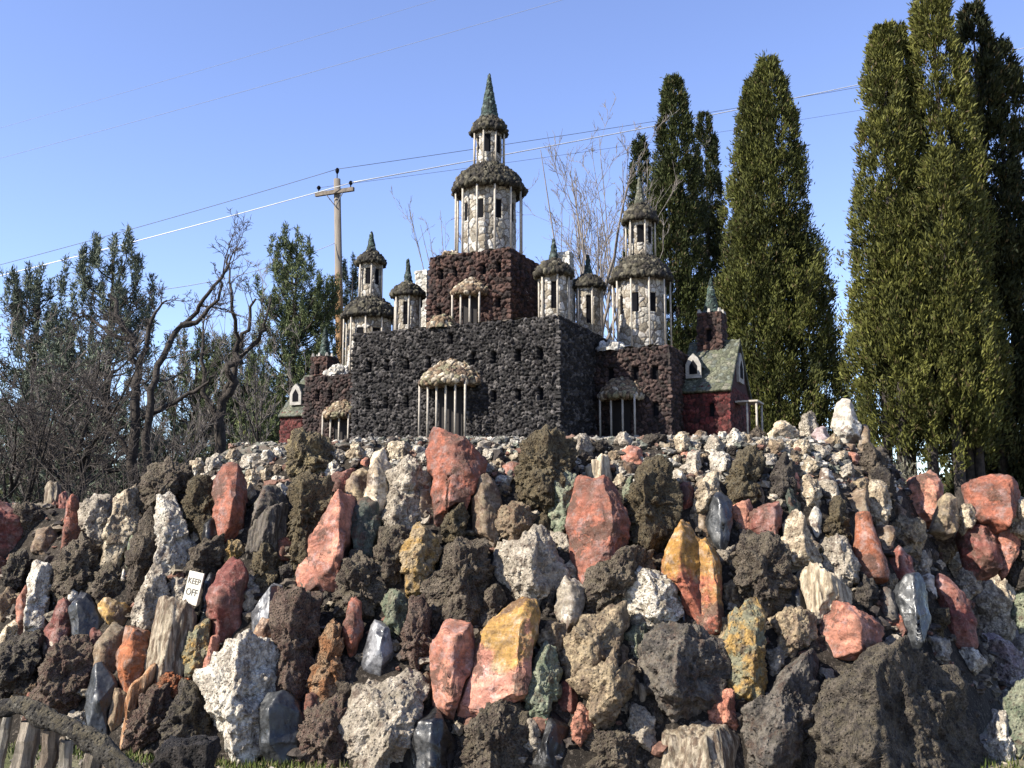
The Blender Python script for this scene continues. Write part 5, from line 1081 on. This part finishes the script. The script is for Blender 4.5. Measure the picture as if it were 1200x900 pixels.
# the orange vase-shaped rock with a round mouth: turned shape, hollow at the top
Yv = mound_hit(1018, 676); vb = at(1018, 681, Yv); k = Yv / 1200.0
prof = [(.001, -.04), (16.5, -.04), (19.5, 10), (19, 22), (15.5, 40), (12, 58), (9.8, 69), (9.6, 76), (8.6, 80.5), (6.6, 81), (4.8, 78), (4.2, 70), (.5, 66)]
n_ = 40; VV = []; rng = np.random.default_rng(3)
pr_ = np.array([(a * k, b * k) for a, b in prof]); ss = np.linspace(0, len(prof) - 1, 60)
R_ = np.interp(ss, range(len(prof)), pr_[:, 0]); Z_ = np.interp(ss, range(len(prof)), pr_[:, 1])
TH, RR = np.meshgrid(np.linspace(0, 2 * np.pi, n_ + 1), R_); ZZ = np.repeat(Z_, n_ + 1); TH = TH.ravel(); RR = RR.ravel()
P = np.stack([np.cos(TH) * RR, np.sin(TH) * RR * .9, ZZ], 1); lean_ = np.clip(ZZ / pr_[:, 1].max(), 0, 1)
P[:, 1] -= .05 * lean_ ** 2; nz = fbm(np.stack([np.cos(TH) * 2, np.sin(TH) * 2, ZZ / .06], 1), 4, 5)
P[:, :2] *= (1 + .06 * nz)[:, None]; P = P @ np.array(Matrix.Rotation(math.radians(22), 3, 'X'))  # mouth turned to the viewer
o = np_mesh('rock', P, grid_faces(n_ + 1, 60), RM['smooth'], None, True, None, vb + Vector((0, -.10, 0)))
o.color = (.22, .066, .028, 1); o['c2'] = [.22, .085, .046]; o['grad'] = 0.0; o['lich'] = 0.03
tag(o, 'orange vase-shaped rock with a round hollow mouth at the right', 'rock', 'rocks piled on the mound')
ROCKS.append((np.array([(1000, 640), (1007, 620), (1010, 603), (1018, 597), (1027, 603), (1030, 630), (1038, 655), (1030, 680), (1002, 675)], float), 'the orange vase-shaped rock', o, None))
# ------------------------------------------------------------ smaller stones wedged between the named rocks
def inside(P, X, Y):
    r = np.zeros(X.shape, bool); n = len(P); j = n - 1
    for i in range(n):
        (xi, yi), (xj, yj) = P[i], P[j]
        r ^= ((yi > Y) != (yj > Y)) & (X < (xj - xi) * (Y - yi) / (yj - yi + 1e-9) + xi); j = i
    return r
ST_ = 3.0
GX, GY = np.meshgrid(np.arange(-20, 1222, ST_), np.arange(490, 905, ST_)); gxf, gyf = GX.ravel(), GY.ravel()
cov = np.zeros(len(gxf), bool)
for P_, *_r in ROCKS: cov |= inside(P_, gxf, gyf)
topl = np.interp(gxf, [-20, 60, 100, 160, 200, 330, 420, 600, 800, 900, 985, 1030, 1048, 1056, 1220], [612, 606, 604, 575, 543, 528, 530, 526, 512, 506, 510, 530, 600, 602, 606])
botl = np.interp(gxf, [-20, 100, 180, 260, 400, 900, 960, 1120, 1150, 1220], [815, 850, 872, 885, 900, 900, 800, 775, 770, 760])
reg = (gyf > topl) & (gyf < botl)
free = reg & ~cov
cx, cy = gxf[free], gyf[free]
bx, by = gxf[cov], gyf[cov]
dist = np.full(len(cx), 99.0)
for i in range(0, len(cx), 400):
    dx = cx[i:i + 400, None] - bx[None]; dy = cy[i:i + 400, None] - by[None]; dist[i:i + 400] = np.sqrt((dx * dx + dy * dy).min(1))
cres = np.interp(cx, [-20, 170, 200, 345, 420, 600, 1040, 1041, 1220], [0, 0, 40, 52, 52, 48, 52, 0, 0])
tl = np.interp(cx, [-20, 60, 100, 160, 200, 330, 420, 600, 800, 900, 985, 1030, 1048, 1056, 1220], [612, 606, 604, 575, 543, 528, 530, 526, 512, 506, 510, 530, 600, 602, 606])
rng = np.random.default_rng(77)
centers = [(P_.mean(0), rf) for P_, rf, *_r in ROCKS if rf]
landmarks = [(P_.mean(0), rf) for P_, rf, o_, _w in ROCKS if rf.startswith('the ')]
WORDS = {'white': 'white', 'cream': 'cream', 'grey': 'grey', 'lava': 'brown lava', 'dlava': 'blackish lava', 'moss': 'olive lichened lava', 'red': 'red', 'maroon': 'maroon', 'tan': 'tan', 'brown': 'brown', 'green': 'pale green', 'obs': 'black obsidian', 'wood': 'striped wood-like', 'pink': 'pinkish', 'ochre': 'ochre', 'basalt': 'dark grey', 'rlava': 'reddish-brown lava'}
SURF = {'white': RO, 'cream': RO, 'grey': RO, 'lava': L, 'dlava': L, 'moss': L, 'red': SM, 'maroon': SM, 'tan': RO, 'brown': SM, 'green': RO, 'obs': GL, 'wood': WO, 'pink': SM, 'ochre': SM, 'basalt': SM, 'rlava': L}
used = set(o_['label'] for *_a, o_, _w in ROCKS)
def name_it(pre, size, px, py, shape):
    ds = sorted(landmarks, key=lambda q: (q[0][0] - px) ** 2 + (q[0][1] - py) ** 2)[:7]
    def rel(q):
        dx, dy = px - q[0][0], py - q[0][1]
        if abs(dx) > 1.6 * abs(dy): return ('right of ' if dx > 0 else 'left of ') + q[1]
        if abs(dy) > 1.6 * abs(dx): return ('below ' if dy > 0 else 'above ') + q[1]
        return ('below and ' if dy > 0 else 'above and ') + ('right of ' if dx > 0 else 'left of ') + q[1]
    base = f"{size} {WORDS[pre]} stone"
    for a in range(7):
        s = f"{base} {rel(ds[a])}"
        if s not in used and len(s.split()) <= 16: used.add(s); return s
    for a in range(7):
        s = f"{size} {shape} {WORDS[pre]} stone {rel(ds[a])}"
        if s not in used and len(s.split()) <= 16: used.add(s); return s
    s = f"{size} {shape} {WORDS[pre]} stone {rel(ds[0])}"; return s
def blob(px, py, rx, ry, n=9, tilt=0.0):
    a = np.linspace(0, 2 * np.pi, n, endpoint=False) + rng.uniform(0, .6)
    r = 1 + rng.normal(size=n) * .15; x = np.cos(a) * rx * r; y = np.sin(a) * ry * r
    return np.stack([px + x * math.cos(tilt) - y * math.sin(tilt), py + x * math.sin(tilt) + y * math.cos(tilt)], 1)
crest_n = main_n = 0; total = len(ROCKS)
while total < 298:
    band = (cy - tl) < cres
    dd = np.where(band, np.minimum(dist, 10.0) * (1.35 if crest_n < 96 else 0), dist * (1.0))
    dd = np.where(band, dd * (0.8 + .4 * rng.random(len(dd))), dd)
    k = int(np.argmax(dd)); r = dist[k]
    if dd[k] < 3.4: break
    px, py = cx[k], cy[k]
    if band[k]:
        crest_n += 1; r = min(max(r * 1.3, 5.5), rng.uniform(6, 12.5)); rx, ry = r * rng.uniform(.9, 1.35), r * rng.uniform(.7, 1.0)
        if px < 350: pre = rng.choice(['white', 'cream', 'white', 'grey'], p=[.5, .3, .1, .1])
        elif px < 640: pre = rng.choice(['white', 'cream', 'grey', 'tan', 'pink'], p=[.42, .28, .15, .1, .05])
        elif px < 880: pre = rng.choice(['white', 'cream', 'grey', 'brown', 'tan', 'dlava', 'pink'], p=[.14, .2, .24, .15, .12, .09, .06])
        else: pre = rng.choice(['cream', 'grey', 'brown', 'tan', 'lava', 'pink', 'green'], p=[.22, .28, .12, .12, .1, .08, .08])
        size = 'small' if r > 8.5 else 'tiny'; kw = dict(dD=.02, ext=4, group='small pale stones along the crest', thick=1.2)
    else:
        main_n += 1; r = min(max(r * 1.3 + 2.5, 5.5), 17); ar = rng.uniform(1.0, 1.7); rx, ry = r / ar ** .4, r * ar ** .6
        pre = rng.choice(['lava', 'dlava', 'moss', 'grey', 'cream', 'tan', 'brown', 'red', 'maroon', 'pink', 'green', 'obs', 'basalt', 'white', 'rlava', 'ochre', 'wood'],
                         p=[.13, .07, .06, .14, .12, .11, .07, .05, .03, .03, .02, .03, .04, .05, .02, .01, .02])
        size = 'medium' if r > 11 else ('small' if r > 7.5 else 'tiny'); kw = dict(dD=.06, ext=8, group='smaller stones wedged between the big rocks', thick=1.1)
    shape = 'upright' if ry > rx * 1.3 else ('flat' if rx > ry * 1.35 else 'rounded')
    lab = name_it(pre, size, px, py, shape)
    rock(SURF[pre], pre, rng.uniform(.35, .7) if SURF[pre] != L else None, lab, blob(px, py, rx, ry, tilt=rng.normal() * .3), name='stone', cat='stone', **kw)
    dist = np.minimum(dist, np.maximum(np.hypot((cx - px) / (rx / r), (cy - py) / (ry / r)) - r, 0)); total += 1
print('fill: crest', crest_n, 'main', main_n, 'total', total)

# uncountable: gravel on the crest and rubble in the gaps
def scatter(name, label, pts, rad, pals, seed, zoff=0.0):
    r = np.random.default_rng(seed); D, F = ICO[2]; n = len(pts); m = len(D)
    sc = rad[:, None, None] * r.uniform(.6, 1.25, (n, 1, 3)) * (1 + .22 * r.normal(size=(n, m, 1)))
    V = D[None] * sc; a = r.uniform(0, 6.28, n); ca, sa = np.cos(a)[:, None], np.sin(a)[:, None]
    x = V[:, :, 0] * ca - V[:, :, 1] * sa; y = V[:, :, 0] * sa + V[:, :, 1] * ca; V = np.stack([x, y, V[:, :, 2] * .75], -1) + pts[:, None, :]
    Fa = (F[None] + (np.arange(n) * m)[:, None, None]).reshape(-1, 3)
    pa = np.array(pals); c = pa[r.integers(0, len(pa), n)] * r.uniform(.65, 1.25, (n, 1))
    return tag(np_mesh(name, V.reshape(-1, 3), Fa, M_STONE, None, False, np.clip(np.repeat(c, m, 0), .01, .8)), label, 'stones', kind='stuff')
r = np.random.default_rng(8); n = 6000
x = r.uniform(-4.2, 4.2, n); y = r.uniform(8.3, 10.6, n) + np.where(x < -1.2, r.uniform(0, 2.2, n), 0); z = mound_z(x, y); ok = (z > 1.95); x, y, z = x[ok], y[ok], z[ok]
# keep the castle footprint clear
ca, sa = math.cos(math.radians(24.6)), math.sin(math.radians(24.6)); lx = (x - .46) * ca - (y - 10) * sa; ly = (x - .46) * sa + (y - 10) * ca
ok = ~((lx > -4.3) & (lx < 1.5) & (ly > -.02) & ((lx < .02) & (lx > -2.4) | (ly > .95)))
x, y, z = x[ok], y[ok], z[ok]; rad = .012 + .040 * r.random(len(x)) ** 2.2
scatter('crest_gravel', 'loose grey, cream and rusty gravel covering the crest of the mound', np.stack([x, y, z + .01], 1), rad,
        [(.22, .205, .175), (.16, .15, .13), (.32, .29, .24), (.12, .095, .07), (.14, .145, .115), (.18, .11, .08), (.11, .105, .09), (.38, .355, .31)], 9)
n = 5200; x = r.uniform(-5.5, 6.2, n); y = r.uniform(6.9, 12.4, n); z = mound_z(x, y); ok = (z > .03) & (z < 2.35); x, y, z = x[ok], y[ok], z[ok]
scatter('wall_rubble', 'mixed brown rubble filling the gaps between the piled rocks', np.stack([x, y, z + .015], 1), .018 + .05 * r.random(len(x)) ** 2,
        [(.055, .044, .036), (.10, .08, .06), (.15, .12, .085), (.22, .185, .135), (.04, .032, .028), (.16, .085, .06), (.28, .24, .19)], 10)  # rubble tones run from dark brown to pale tan

n = 2600; x = np.concatenate([r.uniform(3.2, 6.5, 1500), r.uniform(-4.2, -1, 1100)]); y = np.concatenate([r.uniform(6.2, 12, 1500), r.uniform(5.6, 9, 1100)]); ok = mound_z(x, y) < .02; x, y = x[ok], y[ok]
scatter('ground_gravel', 'small pale gravel and chips strewn over the bare ground beside the rocks', np.stack([x, y, 0 * x + .012], 1), .008 + .028 * r.random(len(x)) ** 3, [(.30, .26, .20), (.22, .18, .13), (.38, .34, .28), (.13, .11, .09)], 11)
# ------------------------------------------------------------ notice, railing, post, grass
Yn = mound_hit(222, 712) - .13; nb = at(222, 708, Yn); k = Yn / 1200.0
sign = empty('notice_board', nb); sign.rotation_euler = (math.radians(-8), math.radians(8), math.radians(-30))
tag(sign, 'small white KEEP OFF notice board leaning between the rocks at the left', 'sign')
w_, h_ = 23.5 * k, 37 * k
t = NT('notice_paint'); v = t.obj(); c = t.mix(t.map(t.noise(v, 30, 5), .3, .7), (.38, .355, .29), (.45, .43, .365)); M_SIGN = t.set(c, .6)
MB().box((0, 0, h_ / 2), (w_, .012, h_)).build('board', M_SIGN, sign)
M_INK = mat_plain('faded_ink', (.09, .08, .07), .8, .2, 20, 0)
def letters(txt, size, z):
    cu = bpy.data.curves.new('lettering', 'FONT'); cu.body = txt; cu.size = size; cu.align_x = 'CENTER'; cu.align_y = 'CENTER'; cu.extrude = .0012; cu.offset = size * .010
    tmp = bpy.data.objects.new('tmp', cu); COL.objects.link(tmp); bpy.context.view_layer.update()
    me = bpy.data.meshes.new_from_object(tmp.evaluated_get(bpy.context.evaluated_depsgraph_get())); bpy.data.objects.remove(tmp); bpy.data.curves.remove(cu)
    me.materials.clear(); me.materials.append(M_INK); o = bpy.data.objects.new('lettering', me); COL.objects.link(o); o.parent = sign
    o.location = (0, -.0075, z); o.rotation_euler = (math.pi / 2, 0, 0); return o
letters('KEEP', w_ * .40, h_ * .70); letters('OFF', w_ * .46, h_ * .36)

rail = empty('stone_railing', (-2.05, 4.6, 0)); tag(rail, 'curved rustic lava-stone railing on leaning stone balusters in the near left corner', 'railing')
pts = [at(px, py, 4.6 + dy) - Vector((-2.05, 4.6, 0)) for px, py, dy in ((-120, 816, .25), (-50, 820, .15), (0, 826, .08), (40, 833, 0), (75, 849, -.05), (105, 866, -.1), (132, 886, -.14), (158, 912, -.18), (178, 945, -.2), (196, 1000, -.22), (205, 1050, -.24))]
pp = smooth_path(pts, np.random.default_rng(1), 0, 9); V, F = tubes_np([(pp, .040, .047)], 22)
q = V / .05; f1, f2, ci = worley(q * .9, 6); nrm = V - np.repeat(pp, 22, axis=0); nrm /= np.linalg.norm(nrm, axis=1, keepdims=True)
V = V + nrm * (.020 * fbm(q * .45, 4, 2) + .018 * (.5 - f1))[:, None]
o = np_mesh('rail', V, F, RM['lava'], rail); o.color = (.026, .023, .020, 1); o['c2'] = [.055, .05, .042]; o['grad'] = 0.0; o['lich'] = .7  # shade over the rail is put into its dark colour
for i, (tx, ty, bx_, by_, wd) in enumerate(((-30, 835, -62, 1030, 20), (36, 845, 0, 1030, 24), (62, 855, 30, 1030, 20), (78, 868, 66, 1030, 14), (112, 880, 82, 1030, 22), (128, 895, 122, 1030, 14), (8, 840, -30, 1030, 12))):
    A = at(tx, ty, 4.62) - Vector((-2.05, 4.6, 0)); B = at(bx_, by_, 4.62) - Vector((-2.05, 4.6, 0)); w2 = wd * 4.6 / 1200
    n_ = 26; V = []; 
    for f in np.linspace(0, 1, n_):
        p = A.lerp(B, f); s = w2 * (.42 + .22 * f)
        for (ax_, ay_) in ((-1, -.2), (-.75, -.9), (.2, -1), (1, -.5), (1, .8), (-.3, 1), (-1, .6)): V.append((p.x + ax_ * s, p.y + ay_ * s * .9, p.z))
    V = np.array(V); V[:, :2] += .008 * np.stack([fbm(V / .07 + i, 3, 4), fbm(V / .07 + 9 + i, 3, 5)], 1)
    idx = np.arange(n_ * 7).reshape(n_, 7); j = np.roll(idx, -1, 1); F = np.stack([idx[:-1], idx[1:], j[1:], j[:-1]], -1).reshape(-1, 4)
    o = np_mesh('baluster', V, F, RM['wood'], rail, False); cc = ((.27, .245, .20), (.24, .205, .16), (.17, .135, .10))[i % 3]; o.color = (*cc, 1); o['c2'] = [x * .5 for x in cc]; o['grad'] = 0.0; o['lich'] = .2

pb_ = at(221, 868, 5.6); post = empty('stone_post', (pb_.x, 5.6, 0)); tag(post, 'short black stone post in the near left foreground beside the railing', 'post')
hh_ = pb_.z; bm = bmesh.new(); bmesh.ops.create_cube(bm, size=1.0); bmesh.ops.subdivide_edges(bm, edges=bm.edges[:], cuts=26, use_grid_fill=True)
V = np.array([v_.co[:] for v_ in bm.verts]); F = np.array([[v_.index for v_ in f_.verts] for f_ in bm.faces]); bm.free()
V = V * np.array([.27, .25, hh_]) + np.array([0, 0, hh_ / 2]); d = V - np.array([0, 0, hh_ / 2]); d[:, 2] *= .3; d /= np.linalg.norm(d, axis=1, keepdims=True) + 1e-9
f1, f2, ci = worley(V / .10, 12); V = V + d * (.05 * (.5 - f1) + .035 * fbm(V / .09, 4, 3))[:, None]
o = np_mesh('post', V, F, RM['lava'], post); o.color = (.012, .011, .011, 1); o['c2'] = [.035, .03, .027]; o['grad'] = 0.0; o['lich'] = 0.0

r = np.random.default_rng(12); C = []
for (px, py, sx, n) in ((272, 893, .22, 900), (305, 900, .30, 1200), (345, 903, .25, 700), (172, 888, .22, 800), (128, 862, .10, 260), (20, 880, .30, 500), (88, 880, .3, 400), (402, 880, .06, 120), (15, 845, .25, 200), (1185, 905, .15, 200)):
    Yg = EYE / max(.05, -ray(px, py)[1]); b = at(px, py, Yg); C.append(np.stack([b.x + r.normal(size=n) * sx, Yg + r.normal(size=n) * sx * .8, np.zeros(n)], 1))
C = np.concatenate(C); hmask = mound_z(C[:, 0], C[:, 1]) < .08; C = C[hmask]; n = len(C)
V, F = leaves(C, r.normal(size=(n, 3)) * .38 + np.array([0, 0, 1]), .035 + .06 * r.random(n), .006 + .006 * r.random(n), r)
tn = r.random((n, 1)); col = np.array((.042, .068, .013)) * (1 - tn) + np.array((.12, .135, .034)) * tn; dry = r.random(n) < .2; col[dry] = (.20, .17, .09)
tag(np_mesh('grass', V, F, M_LEAF, None, False, rep_col(col)), 'short green and straw grass tufts at the foot of the rocks', 'grass', kind='stuff')
A = at(318, 889, 7.0); B = at(345, 903, 6.7); A.z = .05; B.z = .03
tag(MB().tube([Vector((0, 0, 0)), (B - A) * .5 + Vector((0, 0, .01)), B - A], .012, 7).build('stick', M_PALETWIG, None, True, A), 'pale bare stick lying on the grass beside the upright dark obsidian slab', 'stick')

seen = {}
for o in bpy.data.objects:
    if 'label' in o and o.parent is None: seen.setdefault(o['label'], []).append(o.name)
for k_, v_ in seen.items():
    if len(v_) > 1 or not 4 <= len(k_.split()) <= 16: print('LABEL', len(k_.split()), k_, v_[:4])
print('polys', sum(len(m_.polygons) for m_ in bpy.data.meshes))
